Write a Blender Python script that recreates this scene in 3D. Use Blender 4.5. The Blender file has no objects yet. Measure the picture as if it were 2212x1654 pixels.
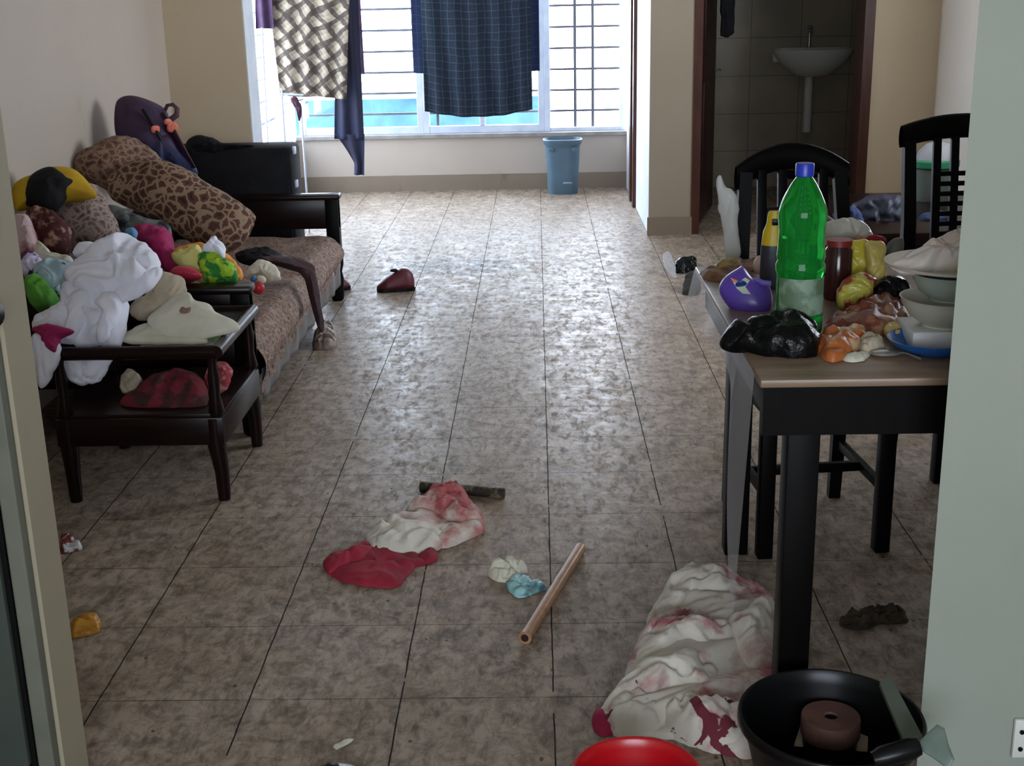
import bpy, bmesh, math, random
from mathutils import Vector, Matrix, Euler, noise
PI = math.pi
sc = bpy.context.scene
COL = sc.collection

# ------------------------------------------------------------------ camera
FPX, CX, CY, CAMZ = 2770.0, 1106.0, 827.0, 1.6
_fw = Vector((1156 - CX, -20 - CY, FPX)).normalized()
_dn = Vector((194.0, (FPX * FPX + 50 * 194.0) / 847.0, FPX)).normalized()
_rt = _dn.cross(_fw).normalized()
ROT = Matrix((_rt, _fw, -_dn))                 # image axes (right, down, forward) -> world
cam = bpy.data.cameras.new('camera')
cam.sensor_fit = 'HORIZONTAL'; cam.sensor_width = 36.0; cam.lens = 36.0 * FPX / 2212.0
cam.clip_start = 0.05; cam.clip_end = 200
co = bpy.data.objects.new('camera', cam); COL.objects.link(co)
co.matrix_world = Matrix.Translation((0, 0, CAMZ)) @ (ROT @ Matrix.Diagonal((1, -1, -1))).to_4x4()
sc.camera = co

# ------------------------------------------------------------------ view and world
sc.view_settings.view_transform = 'Standard'
sc.view_settings.look = 'None'
sc.view_settings.gamma = 1.0
sc.view_settings.use_curve_mapping = False
sc.view_settings.exposure = 0.38
world = bpy.data.worlds.new('sky'); sc.world = world; world.use_nodes = True
wn = world.node_tree.nodes; wl = world.node_tree.links
bgn = wn['Background']; bgn.inputs[1].default_value = 11.5
tcw = wn.new('ShaderNodeTexCoord'); sepw = wn.new('ShaderNodeSeparateXYZ'); rmp = wn.new('ShaderNodeValToRGB')
wl.new(tcw.outputs['Generated'], sepw.inputs[0]); wl.new(sepw.outputs['Z'], rmp.inputs[0])
rmp.color_ramp.elements[0].position = 0.0; rmp.color_ramp.elements[0].color = (0.82, 0.89, 1.0, 1)
rmp.color_ramp.elements[1].position = 0.6; rmp.color_ramp.elements[1].color = (0.74, 0.84, 1.0, 1)
wl.new(rmp.outputs[0], bgn.inputs[0])

def portal(name, loc, rot, sx, sy):
    l = bpy.data.lights.new(name, 'AREA'); l.shape = 'RECTANGLE'; l.size = sx; l.size_y = sy
    l.cycles.is_portal = True
    o = bpy.data.objects.new(name, l); COL.objects.link(o); o.location = loc; o.rotation_euler = rot
portal('daylight_back', (-0.62, 11.1, 1.5), (-PI / 2, 0, 0), 2.8, 2.2)
portal('daylight_rear', (0.2, -2.65, 1.57), (PI / 2, 0, 0), 3.0, 1.45)
portal('added_side_portal', (2.85, 6.22, 1.77), (0, PI / 2, 0), 1.35, 1.75)  # portal for an unseen side opening added to brighten the room
portal('daylight_left', (-2.3, 9.6, 1.37), (0, -PI / 2, 0), 1.9, 2.6)

# ------------------------------------------------------------------ pixel measuring
def ray(x, y): return ROT @ Vector((x - CX, y - CY, FPX))
CAM = Vector((0, 0, CAMZ))
def at_z(x, y, z=0.0):
    r = ray(x, y); return CAM + r * ((z - CAMZ) / r.z)
def at_y(x, y, Y):
    r = ray(x, y); return CAM + r * (Y / r.y)
def at_x(x, y, X):
    r = ray(x, y); return CAM + r * (X / r.x)
def at_plane(x, y, p, n):
    r = ray(x, y); return CAM + r * ((Vector(p) - CAM).dot(n) / r.dot(n))

# ------------------------------------------------------------------ materials
def srgb(c):
    return tuple(((v / 255.0) / 12.92 if v / 255.0 <= 0.04045 else ((v / 255.0 + 0.055) / 1.055) ** 2.4) for v in c) + (1,)
class NT:
    def __init__(s, name):
        s.m = bpy.data.materials.new(name); s.m.use_nodes = True
        s.n = s.m.node_tree.nodes; s.l = s.m.node_tree.links
        s.b = s.n['Principled BSDF']; s.tc = s.n.new('ShaderNodeTexCoord')
    def node(s, t, **kw):
        n = s.n.new(t)
        for k, v in kw.items(): setattr(n, k, v)
        return n
    def link(s, a, b): s.l.new(a, b)
    def mapping(s, scale=(1, 1, 1), rot=(0, 0, 0), loc=(0, 0, 0), out='Object'):
        m = s.node('ShaderNodeMapping'); m.inputs['Scale'].default_value = scale
        m.inputs['Rotation'].default_value = rot; m.inputs['Location'].default_value = loc
        s.link(s.tc.outputs[out], m.inputs[0]); return m.outputs[0]
    def noise(s, vec, scale, detail=4, rough=0.55, dist=0.0):
        n = s.node('ShaderNodeTexNoise'); n.inputs['Scale'].default_value = scale
        n.inputs['Detail'].default_value = detail; n.inputs['Roughness'].default_value = rough
        n.inputs['Distortion'].default_value = dist
        s.link(vec, n.inputs['Vector']); return n.outputs['Fac']
    def ramp(s, fac, stops, interp='LINEAR'):
        r = s.node('ShaderNodeValToRGB'); cr = r.color_ramp; cr.interpolation = interp
        while len(cr.elements) < len(stops): cr.elements.new(0.5)
        for e, (p, c) in zip(cr.elements, stops):
            e.position = p; e.color = c if len(c) == 4 else tuple(c) + (1,)
        s.link(fac, r.inputs[0]); return r.outputs[0]
    def mix(s, fac, a, b, mode='MIX'):
        m = s.node('ShaderNodeMix', data_type='RGBA', blend_type=mode)
        for i, v in ((0, fac), (6, a), (7, b)):
            if hasattr(v, 'is_linked') or hasattr(v, 'links'): s.link(v, m.inputs[i])
            else: m.inputs[i].default_value = v
        return m.outputs[2]
    def math(s, op, a, b=None, c=None):
        m = s.node('ShaderNodeMath', operation=op)
        for i, v in enumerate((a, b, c)):
            if v is None: continue
            if isinstance(v, (int, float)): m.inputs[i].default_value = v
            else: s.link(v, m.inputs[i])
        return m.outputs[0]
    def bump(s, h, strength=0.3, dist=0.01):
        b = s.node('ShaderNodeBump'); b.inputs['Strength'].default_value = strength
        b.inputs['Distance'].default_value = dist
        s.link(h, b.inputs['Height']); s.link(b.outputs[0], s.b.inputs['Normal'])
def mat(name, c1, c2=None, rough=0.6, metal=0.0, scale=8, bump=0.0, bscale=60, spec=0.5, stretch=(1, 1, 1), contrast=(0.35, 0.65), trans=0.0, ior=1.45, sheen=0, coat=0, alpha=1.0, bdist=0.004, wr=None):
    t = NT(name)
    if wr is None: wr = 0.5 if any(k in name for k in ('cloth', 'cotton', 'shawl', 'scarf', 'hem')) else 0
    if c2 is None: t.b.inputs['Base Color'].default_value = srgb(c1)
    else:
        v = t.mapping(stretch)
        t.link(t.ramp(t.noise(v, scale), [(contrast[0], srgb(c1)), (contrast[1], srgb(c2))]), t.b.inputs['Base Color'])
    if wr:
        nz = t.node('ShaderNodeTexNoise', noise_type='RIDGED_MULTIFRACTAL'); nz.inputs['Scale'].default_value = 7; nz.inputs['Detail'].default_value = 3
        nz.inputs['Roughness'].default_value = 0.5; nz.inputs['Distortion'].default_value = 0.8; t.link(t.mapping(), nz.inputs['Vector'])
        t.bump(nz.outputs['Fac'], wr, 0.012)
    elif bump: t.bump(t.noise(t.mapping(stretch), bscale), bump, bdist)
    t.b.inputs['Roughness'].default_value = rough; t.b.inputs['Metallic'].default_value = metal
    t.b.inputs['Specular IOR Level'].default_value = spec
    t.b.inputs['Transmission Weight'].default_value = trans; t.b.inputs['IOR'].default_value = ior
    t.b.inputs['Sheen Weight'].default_value = sheen; t.b.inputs['Coat Weight'].default_value = coat
    t.b.inputs['Alpha'].default_value = alpha
    return t.m

def make_floor_mat():
    t = NT('floor_tiles'); co_ = t.tc.outputs['Object']
    sx = t.node('ShaderNodeSeparateXYZ'); t.link(co_, sx.inputs[0])
    wob = t.noise(co_, 9, 2)
    xx = t.math('ADD', sx.outputs[0], t.math('MULTIPLY', t.math('SUBTRACT', wob, 0.5), 0.006))
    u = t.math('MULTIPLY', t.math('ADD', xx, 0.118 + 36.25), 1 / 0.3625)
    v = t.math('MULTIPLY', t.math('ADD', sx.outputs[1], -2.585 + 37.0), 1 / 0.3697)
    du = t.math('MULTIPLY', t.math('PINGPONG', u, 0.5), 0.3625)
    dv = t.math('MULTIPLY', t.math('PINGPONG', v, 0.5), 0.3697)
    ju = t.math('LESS_THAN', du, 0.0019)
    jv = t.math('MULTIPLY', t.math('LESS_THAN', dv, 0.0018), t.math('MULTIPLY', t.noise(co_, 7, 3), 1.25))
    joint = t.math('MAXIMUM', t.math('MULTIPLY', ju, t.math('GREATER_THAN', t.noise(co_, 5, 3), 0.37)), jv)
    # per tile tone
    cell = t.node('ShaderNodeCombineXYZ'); t.link(t.math('FLOOR', u), cell.inputs[0]); t.link(t.math('FLOOR', v), cell.inputs[1])
    wn_ = t.node('ShaderNodeTexWhiteNoise'); t.link(cell.outputs[0], wn_.inputs['Vector'])
    big = t.noise(co_, 2.3, 5, 0.6)
    med = t.noise(t.mapping((1, 1, 1), (0, 0, 0.5)), 16, 8, 0.72, 0.6)
    base = t.ramp(big, [(0.25, srgb((146, 127, 106))), (0.5, srgb((170, 152, 134))), (0.8, srgb((174, 162, 150)))])
    base = t.mix(t.math('MULTIPLY', wn_.outputs['Value'], 0.12), base, (0.17, 0.14, 0.11, 1))
    base = t.mix(t.ramp(med, [(0.36, (0.75,) * 3), (0.56, (0,) * 3)]), base, srgb((92, 80, 68)))
    fine = t.noise(t.mapping((1, 0.36, 1), (0, 0, -0.75)), 46, 6, 0.7, 0.3)
    base = t.mix(t.ramp(fine, [(0.34, (0.62,) * 3), (0.54, (0,) * 3)]), base, srgb((84, 72, 60)))
    # dark trodden-in smears, thicker beside the low table
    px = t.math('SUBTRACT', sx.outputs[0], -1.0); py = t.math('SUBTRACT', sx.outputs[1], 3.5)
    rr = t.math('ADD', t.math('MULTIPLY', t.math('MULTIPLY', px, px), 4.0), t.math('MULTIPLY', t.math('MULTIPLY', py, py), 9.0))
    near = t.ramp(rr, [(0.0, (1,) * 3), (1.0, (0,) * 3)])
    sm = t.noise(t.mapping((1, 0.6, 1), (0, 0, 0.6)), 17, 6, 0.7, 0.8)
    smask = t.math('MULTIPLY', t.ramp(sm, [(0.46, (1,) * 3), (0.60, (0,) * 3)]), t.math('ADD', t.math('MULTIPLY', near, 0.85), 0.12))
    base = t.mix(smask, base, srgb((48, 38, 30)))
    vor = t.node('ShaderNodeTexVoronoi'); vor.inputs['Scale'].default_value = 16; vor.inputs['Randomness'].default_value = 1
    t.link(t.mapping((1, 0.6, 1), (0, 0, 0.4)), vor.inputs['Vector'])
    speck = t.math('LESS_THAN', t.math('ADD', vor.outputs['Distance'], t.math('MULTIPLY', t.noise(co_, 60, 2), 0.18)), 0.155)
    base = t.mix(t.math('MULTIPLY', speck, 0.7), base, srgb((40, 34, 28)))
    base = t.mix(joint, base, srgb((38, 31, 26)))
    t.link(base, t.b.inputs['Base Color'])
    ro = t.ramp(t.noise(co_, 9, 7, 0.72), [(0.3, (0.19,) * 3), (0.7, (0.50,) * 3)])
    t.link(t.math('ADD', t.math('ADD', ro, t.math('MULTIPLY', joint, 0.3)), t.ramp(fine, [(0.36, (0.22,) * 3), (0.52, (0,) * 3)])), t.b.inputs['Roughness'])
    t.b.inputs['Specular IOR Level'].default_value = 0.075
    hh = t.math('ADD', t.math('MULTIPLY', t.noise(t.mapping((1, 1, 1), (0, 0, 0.4)), 13, 3, 0.5, 0.3), 0.9), t.math('MULTIPLY', fine, 0.35))
    hh = t.math('SUBTRACT', hh, t.math('MULTIPLY', joint, 0.5))
    t.bump(hh, 0.38, 0.005)
    return t.m

def wall_mat(name, c1, c2, stain=(120, 104, 86), amt=0.35):
    t = NT(name); co_ = t.tc.outputs['Object']
    b = t.ramp(t.noise(co_, 1.3, 5), [(0.3, srgb(c1)), (0.7, srgb(c2))])
    b = t.mix(t.math('MULTIPLY', t.ramp(t.noise(t.mapping((1, 1, 0.5)), 4.5, 7, 0.7), [(0.60, (0,) * 3), (0.78, (1,) * 3)]), amt), b, srgb(stain))
    t.link(b, t.b.inputs['Base Color']); t.b.inputs['Roughness'].default_value = 0.7
    t.bump(t.noise(co_, 90, 4), 0.08, 0.003); return t.m

def leopard(name, light, mid, dark, scale=26, lo=0.08):
    t = NT(name)
    v = t.mapping((1, 1, 1)); nz = t.node('ShaderNodeTexNoise'); nz.inputs['Scale'].default_value = 14
    t.link(v, nz.inputs['Vector'])
    mx = t.node('ShaderNodeMix', data_type='VECTOR'); mx.inputs[0].default_value = 0.07
    t.link(v, mx.inputs[4]); t.link(nz.outputs['Color'], mx.inputs[5])
    vo = t.node('ShaderNodeTexVoronoi', feature='DISTANCE_TO_EDGE'); vo.inputs['Scale'].default_value = scale
    t.link(mx.outputs[1], vo.inputs['Vector'])
    c = t.ramp(vo.outputs['Distance'], [(lo, srgb(light)), (lo + 0.05, srgb(mid)), (0.30, srgb(mid)), (0.38, srgb(dark))])
    c = t.mix(t.math('MULTIPLY', t.noise(v, 5, 3), 0.5), c, srgb(tuple(int(x * 0.6) for x in mid)))
    t.link(c, t.b.inputs['Base Color']); t.b.inputs['Roughness'].default_value = 0.85
    t.bump(t.noise(v, 70, 3), 0.25, 0.004); return t.m

def checks(name, base, line, px=0.045, py=0.05, w=0.16, rot=0.0, noise_amt=0.3, dark=None, w2=0.5, trans=0.25, wob=0.012):
    t = NT(name)
    nz = t.node('ShaderNodeTexNoise'); nz.inputs['Scale'].default_value = 5; nz.inputs['Detail'].default_value = 3; t.link(t.tc.outputs['UV'], nz.inputs['Vector'])
    vm = t.node('ShaderNodeVectorMath', operation='MULTIPLY_ADD'); t.link(nz.outputs['Color'], vm.inputs[0]); vm.inputs[1].default_value = (wob * 2, wob * 2, 0)
    t.link(t.mapping((1, 1, 1), (0, 0, rot), out='UV'), vm.inputs[2])
    sx = t.node('ShaderNodeSeparateXYZ'); t.link(vm.outputs[0], sx.inputs[0])
    a = t.math('LESS_THAN', t.math('FRACT', t.math('MULTIPLY', sx.outputs[0], 1 / px)), w)
    b = t.math('LESS_THAN', t.math('FRACT', t.math('MULTIPLY', sx.outputs[1], 1 / py)), w)
    c = srgb(base)
    if dark:
        a2 = t.math('LESS_THAN', t.math('FRACT', t.math('MULTIPLY', sx.outputs[0], 1 / px)), w2)
        b2 = t.math('LESS_THAN', t.math('FRACT', t.math('MULTIPLY', sx.outputs[1], 1 / py)), w2)
        c = t.mix(t.math('MULTIPLY', t.math('ADD', a2, b2), 0.42), c, srgb(dark))
    fac = t.math('MULTIPLY', t.math('ADD', a, b), t.math('ADD', 0.25, t.math('MULTIPLY', t.noise(t.tc.outputs['Object'], 30, 3), 1.0)))
    c = t.mix(t.math('MINIMUM', fac, 0.85), c, srgb(line))
    t.link(c, t.b.inputs['Base Color']); t.b.inputs['Roughness'].default_value = 0.9
    # thin cloth lets some daylight through
    tr = t.node('ShaderNodeBsdfTranslucent'); mx = t.node('ShaderNodeMixShader'); mx.inputs[0].default_value = trans
    t.link(c, tr.inputs[0]); t.link(t.b.outputs[0], mx.inputs[1]); t.link(tr.outputs[0], mx.inputs[2])
    t.link(mx.outputs[0], t.n['Material Output'].inputs[0]); return t.m

M = {}
M['floor'] = make_floor_mat()
M['wall'] = wall_mat('cream_wall_paint', (174, 162, 148), (182, 168, 154))
M['wallr'] = wall_mat('tan_wall_paint', (198, 180, 152), (206, 188, 160))
M['wallfront'] = wall_mat('pale_green_wall_paint', (140, 146, 132), (150, 154, 142), (140, 140, 120), 0.2)
M['ceil'] = mat('ceiling_paint', (200, 196, 188), rough=0.9)
M['skirt'] = wall_mat('skirting_tile', (122, 106, 88), (138, 122, 104), (70, 60, 50), 0.6)
M['sill'] = mat('sill_stone', (126, 120, 116), (150, 145, 140), rough=0.4)
M['alu'] = mat('window_aluminium', (182, 190, 205), (200, 206, 216), rough=0.4, metal=0.2)
M['grille'] = mat('grille_paint', (92, 92, 98), rough=0.5)
M['daylit_white'] = mat('daylit_white_paint', (205, 208, 214), (190, 196, 206), rough=0.6)  # window light on the bay and passage walls, put into the colour
M['dark_door'] = mat('dark_door_wood', (38, 24, 22), (52, 32, 28), rough=0.35, scale=5, stretch=(8, 8, 1), spec=0.25)
M['brown_frame'] = mat('brown_door_frame', (64, 38, 30), (78, 46, 36), rough=0.35, scale=5, stretch=(8, 8, 1), spec=0.25)
M['green_door'] = mat('grey_green_door_paint', (56, 62, 56), (64, 70, 62), rough=0.5)
M['jamb'] = wall_mat('jamb_paint', (146, 136, 112), (156, 146, 122), (90, 80, 62), 0.4)
M['wood'] = mat('dark_mahogany', (18, 7, 7), (27, 12, 10), rough=0.28, scale=6, stretch=(1, 8, 8), spec=0.25)
M['black_wood'] = mat('black_brown_wood', (5, 4, 4), (9, 7, 6), rough=0.45, scale=6, stretch=(6, 6, 1), spec=0.12)
M['table_top'] = mat('table_laminate', (108, 88, 70), (128, 106, 86), rough=0.35, scale=5, stretch=(1, 6, 6), bump=0.05)
M['white'] = mat('white_cloth', (236, 236, 246), (224, 224, 238), rough=0.85, scale=6, bump=0.12, bscale=25, bdist=0.01)
M['cream'] = mat('cream_cloth', (214, 210, 192), (190, 184, 164), rough=0.85, scale=5, bump=0.1, bscale=30)
M['beige'] = mat('beige_cloth', (158, 144, 120), (180, 166, 144), rough=0.9, scale=8, bump=0.1)
M['black'] = mat('black_fabric', (14, 14, 17), (24, 24, 28), rough=0.75, scale=9, bump=0.2, bscale=90, spec=0.25)
M['black_plastic'] = mat('black_plastic', (13, 13, 14), rough=0.3, bump=0.02, spec=0.25)
M['polythene'] = mat('black_polythene', (6, 6, 6), (12, 12, 12), rough=0.25, scale=14, bump=0.5, bscale=38, bdist=0.012, spec=0.25)

# ------------------------------------------------------------------ mesh building
def rot_to(d):
    return Vector((0, 0, 1)).rotation_difference(Vector(d).normalized()).to_matrix()
class MB:
    def __init__(s): s.v = []; s.f = []; s.uv = {}; s.sharp = False
    def add(s, vs, fs, mtx=None):
        o = len(s.v)
        for p in vs:
            p = Vector(p); s.v.append(mtx @ p if mtx else p)
        s.f += [tuple(i + o for i in f) for f in fs]; return o
    def box(s, x0, x1, y0, y1, z0, z1, b=0.0, mtx=None):
        x0, x1 = sorted((x0, x1)); y0, y1 = sorted((y0, y1)); z0, z1 = sorted((z0, z1))
        b = min(b, (x1 - x0) * .49, (y1 - y0) * .49, (z1 - z0) * .49)
        bm = bmesh.new(); bmesh.ops.create_cube(bm, size=1)
        for v in bm.verts:
            v.co = Vector((x0 + (v.co.x + .5) * (x1 - x0), y0 + (v.co.y + .5) * (y1 - y0), z0 + (v.co.z + .5) * (z1 - z0)))
        if b > 0: bmesh.ops.bevel(bm, geom=bm.edges[:], offset=b, segments=2, affect='EDGES', profile=0.5)
        bm.verts.index_update()
        s.add([v.co.copy() for v in bm.verts], [[v.index for v in f.verts] for f in bm.faces], mtx); bm.free(); return s
    def obox(s, c, size, rot=(0, 0, 0), b=0.0):
        m = Matrix.Translation(c) @ Euler(rot).to_matrix().to_4x4()
        return s.box(-size[0] / 2, size[0] / 2, -size[1] / 2, size[1] / 2, -size[2] / 2, size[2] / 2, b, m)
    def tube(s, pts, rad, n=12, cap=True, flat=1.0):
        pts = [Vector(p) for p in pts]; rad = rad if hasattr(rad, '__len__') else [rad] * len(pts)
        vs = []; fs = []; up = None
        for i, p in enumerate(pts):
            d = (pts[min(i + 1, len(pts) - 1)] - pts[max(i - 1, 0)]).normalized()
            if up is None:
                up = d.orthogonal().normalized()
            up = (up - d * up.dot(d)).normalized(); sd = d.cross(up)
            for k in range(n):
                a = 2 * PI * k / n; vs.append(p + (up * math.cos(a) * flat + sd * math.sin(a)) * rad[i])
        for i in range(len(pts) - 1):
            for k in range(n):
                fs.append((i * n + k, i * n + (k + 1) % n, (i + 1) * n + (k + 1) % n, (i + 1) * n + k))
        if cap: fs.append(tuple(reversed(range(n)))); fs.append(tuple((len(pts) - 1) * n + k for k in range(n)))
        s.add(vs, fs); return s
    def lathe(s, c, prof, n=32, rot=None, sx=1.0, sy=1.0):
        vs = []; fs = []
        for (r, z) in prof:
            for k in range(n):
                a = 2 * PI * k / n; vs.append(Vector((r * sx * math.cos(a), r * sy * math.sin(a), z)))
        for i in range(len(prof) - 1):
            for k in range(n):
                fs.append((i * n + k, i * n + (k + 1) % n, (i + 1) * n + (k + 1) % n, (i + 1) * n + k))
        m = Matrix.Translation(c) @ (rot.to_4x4() if rot else Matrix.Identity(4))
        s.add(vs, fs, m); return s
    def blob(s, c, ax, rot=(0, 0, 0), e=1.0, disp=0.0, freq=6, seed=0, nu=44, nv=26, e2=None):
        m = Matrix.Translation(c) @ Euler(rot).to_matrix().to_4x4(); vs = []; fs = []
        e2 = e2 or e
        sg = lambda a, p: math.copysign(abs(a) ** p, a)
        for j in range(nv + 1):
            ph = -PI / 2 + PI * j / nv
            for i in range(nu):
                th = 2 * PI * i / nu
                p = Vector((sg(math.cos(ph), e2) * sg(math.cos(th), e) * ax[0], sg(math.cos(ph), e2) * sg(math.sin(th), e) * ax[1], sg(math.sin(ph), e2) * ax[2]))
                if disp:
                    q = Vector((p.x + seed * 3.1, p.y - seed, p.z + seed * 1.7))
                    d = ridged(q, freq) * disp; nn = Vector((p.x / ax[0], p.y / ax[1], p.z / ax[2]))
                    if nn.length: p = p + nn.normalized() * d
                vs.append(p)
        for j in range(nv):
            for i in range(nu):
                fs.append((j * nu + i, j * nu + (i + 1) % nu, (j + 1) * nu + (i + 1) % nu, (j + 1) * nu + i))
        s.add(vs, fs, m); return s
    def grid(s, fn, nu, nv, uvs=(1, 1)):
        o = len(s.v)
        for j in range(nv + 1):
            for i in range(nu + 1):
                s.v.append(Vector(fn(i / nu, j / nv))); s.uv[len(s.v) - 1] = (i / nu * uvs[0], j / nv * uvs[1])
        for j in range(nv):
            for i in range(nu):
                a = o + j * (nu + 1) + i; s.f.append((a, a + 1, a + nu + 2, a + nu + 1))
        return s
def nvec(q): return Vector((noise.noise(q + Vector((17.1, 3.3, 8.2))), noise.noise(q + Vector((5.7, 21.4, 1.9))), noise.noise(q + Vector((9.6, 6.1, 27.8)))))
def ridged(p, freq, stretch=None):
    q = Vector(p) * freq
    q = q + nvec(q * 0.8) * 0.7
    a = 1 - 2.6 * abs(noise.noise(q)); b = 1 - 2.4 * abs(noise.noise(q * 2.3 + Vector((5, 3, 1)))); c = 1 - 2.4 * abs(noise.noise(q * 5.1 + Vector((1, 7, 4))))
    d = noise.voronoi(q * 0.9)[0]
    return (a * 0.5 + b * 0.25 + c * 0.06) * 0.85 + (min(1.0, (d[1] - d[0]) * 2.6) - 0.6) * 0.55

def wloc(o):
    l = Vector((0, 0, 0))
    while o: l += o.location; o = o.parent
    return l
def build(name, mb, material, parent=None, smooth=True, solid=0.0, angle=40, sub=0):
    me = bpy.data.meshes.new(name)
    if parent is not None: org = wloc(parent)
    else:
        xs = [v.x for v in mb.v]; ys = [v.y for v in mb.v]
        org = Vector(((min(xs) + max(xs)) / 2, (min(ys) + max(ys)) / 2, min(v.z for v in mb.v)))
    me.from_pydata([tuple(v - org) for v in mb.v], [], mb.f); me.update()
    if mb.uv:
        ul = me.uv_layers.new(name='UVMap')
        for lp in me.loops:
            if lp.vertex_index in mb.uv: ul.data[lp.index].uv = mb.uv[lp.vertex_index]
    me.materials.append(material)
    if smooth:
        for p in me.polygons: p.use_smooth = True
        me.set_sharp_from_angle(angle=math.radians(angle))
    o = bpy.data.objects.new(name, me); COL.objects.link(o)
    if parent is not None: o.parent = parent
    else: o.location = org
    if solid:
        md = o.modifiers.new('solid', 'SOLIDIFY'); md.thickness = solid; md.offset = 0
    if sub:
        md = o.modifiers.new('sub', 'SUBSURF'); md.levels = sub; md.render_levels = sub
    return o
def tag(o, label, cat, group=None, kind=None):
    o['label'] = label; o['category'] = cat
    if group: o['group'] = group
    if kind: o['kind'] = kind
    return o
def thing(name, label, cat, loc, group=None):
    o = bpy.data.objects.new(name, None); o.empty_display_size = 0.05; COL.objects.link(o); o.location = loc
    return tag(o, label, cat, group)
def struct(name, mb, m, parent=None, **kw):
    kw.setdefault('smooth', False)
    o = build(name, mb, m, parent, **kw)
    if parent is None: o['kind'] = 'structure'
    return o
def catmull(pts, per=6):
    out = []; n = len(pts)
    for i in range(n):
        p0, p1, p2, p3 = (Vector(pts[(i + k - 1) % n]) for k in range(4))
        for j in range(per):
            t = j / per
            out.append(0.5 * ((2 * p1) + (p2 - p0) * t + (2 * p0 - 5 * p1 + 4 * p2 - p3) * t * t + (3 * p1 - p0 - 3 * p2 + p3) * t ** 3))
    return out
def puff(mb, px, p, n, t=0.03, tb=0.0, fold=0.01, freq=9, seed=0, along=None, k=16, per=6, power=0.6, ctr=None, wob=0.0, lift=0.0, smooth=True, jag=0.0):
    """soft cloth or bag: outline on the plane (p, n), bulging by t to the front and tb to the back, with folds"""
    n = Vector(n).normalized()
    pts = [at_plane(x, y, p, n) for x, y in px]
    ring = catmull(pts, per) if smooth else sum([[a.lerp(b, j / per) for j in range(per)] for a, b in zip(pts, pts[1:] + pts[:1])], [])
    c = at_plane(ctr[0], ctr[1], p, n) if ctr else sum(ring, Vector()) / len(ring)
    if along: 
        ad = Vector(along).normalized()
    def fs_(q):
        q = q + Vector((seed * 1.37, seed * 0.71, seed * 2.3))
        if along:
            q = q - ad * q.dot(ad) * 0.8
        return ridged(q, freq)
    N = len(ring); out = []
    if jag: ring = [b + (b - c).normalized() * jag * (noise.noise(b * 22 + Vector((seed, 0, 0))) + 0.5 * noise.noise(b * 60)) for b in ring]
    for side in ((1, t), (-1, tb)):
        if side[0] < 0 and tb <= 0: break
        vs = [c + n * (side[0] * side[1] + lift + (fold * fs_(c) if side[0] > 0 else 0))]; fsx = []
        for j in range(1, k + 1):
            r = math.sin(PI / 2 * j / k)
            for b in ring:
                q = c.lerp(b, r)
                h = side[1] * (max(0, 1 - r * r)) ** power
                ed = min(1, (1 - r) * 5)
                if side[0] > 0: h += fold * fs_(q) * (0.25 + 0.75 * ed) * (1 if r < 1 else 0.0)
                if tb <= 0: h = max(h, 0.0015)
                vs.append(q + n * (side[0] * h + lift) + (nvec(q * 25) * wob if wob else Vector()))
        for i in range(N): fsx.append((0, 1 + i, 1 + (i + 1) % N) if side[0] > 0 else (0, 1 + (i + 1) % N, 1 + i))
        for j in range(k - 1):
            for i in range(N):
                a = 1 + j * N + i; b = 1 + j * N + (i + 1) % N
                f = (a, a + N, b + N, b); fsx.append(f if side[0] > 0 else tuple(reversed(f)))
        o = mb.add(vs, fsx); out.append((o + 1 + (k - 1) * N, N))
    if tb <= 0:
        o, N = out[0]; mb.add([c + n * (lift + 0.0005)], []); ci = len(mb.v) - 1
        for i in range(N): mb.f.append((ci, o + (i + 1) % N, o + i))
    return mb
UP = Vector((0, 0, 1))
def floor_puff(px, z=0.0, **kw):
    return puff(MB(), px, (0, 0, z), UP, **kw)

#@@STRUCTURE
# ------------------------------------------------------------------ the setting
WY = 10.86            # inner face of the window wall
def S(name, m, *boxes):
    mb = MB()
    for b in boxes: mb.box(*b)
    return struct(name, mb, m)
S('floor', M['floor'], (-2.6, 3.6, -2.9, 11.3, -0.12, 0.0))
S('ceiling', M['ceil'], (-2.6, 3.6, -2.9, 11.3, 2.85, 2.95))
S('wall_left', M['wall'], (-2.25, -2.05, 2.42, 7.3, 0, 2.85))
S('wall_left_column', M['wallr'], (-2.25, -1.61, 7.3, 7.46, 0, 2.85))
S('column_lit_side', M['daylit_white'], (-1.62, -1.605, 7.305, 7.56, 0, 2.85), (-2.25, -1.62, 7.462, 7.56, 0, 2.85))  # thin white skin: window light on the column side as colour
S('wall_left_window_side', M['daylit_white'], (-2.25, -2.02, 7.52, WY, 0, 0.44), (-2.25, -2.02, 7.52, WY, 2.3, 2.85), (-2.25, -2.02, 7.52, 8.3, 0.44, 2.3))
S('wall_back', M['wall'], (-2.25, 0.95, WY, 11.02, 0, 0.44), (-2.25, 0.95, WY, 11.02, 2.3, 2.85))
S('trim_1', M['sill'], (-2.02, 0.745, WY - 0.03, 11.02, 0.44, 0.468))
S('baseboard_back', M['skirt'], (-2.02, 0.745, WY - 0.015, WY, 0, 0.13))
S('wall_right_passage', M['daylit_white'], (0.745, 0.95, 8.66, 9.78, 0, 2.85), (0.745, 0.95, 10.22, WY, 0, 2.85), (0.745, 0.95, 9.78, 10.22, 2.1, 2.85))  # passage side whitened for the window light on it
M['pillar'] = wall_mat('pillar_paint', (146, 132, 112), (154, 140, 120))
S('wall_right_pillar', M['pillar'], (0.745, 1.03, 8.64, 8.66, 0.0, 2.85))
S('baseboard_pillar', M['skirt'], (0.735, 1.035, 8.625, 8.64, 0, 0.12))
S('wall_right_back', M['wallr'], (2.18, 2.9, 8.66, 8.86, 0, 2.85), (1.03, 2.18, 8.66, 8.86, 2.08, 2.85))
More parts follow.
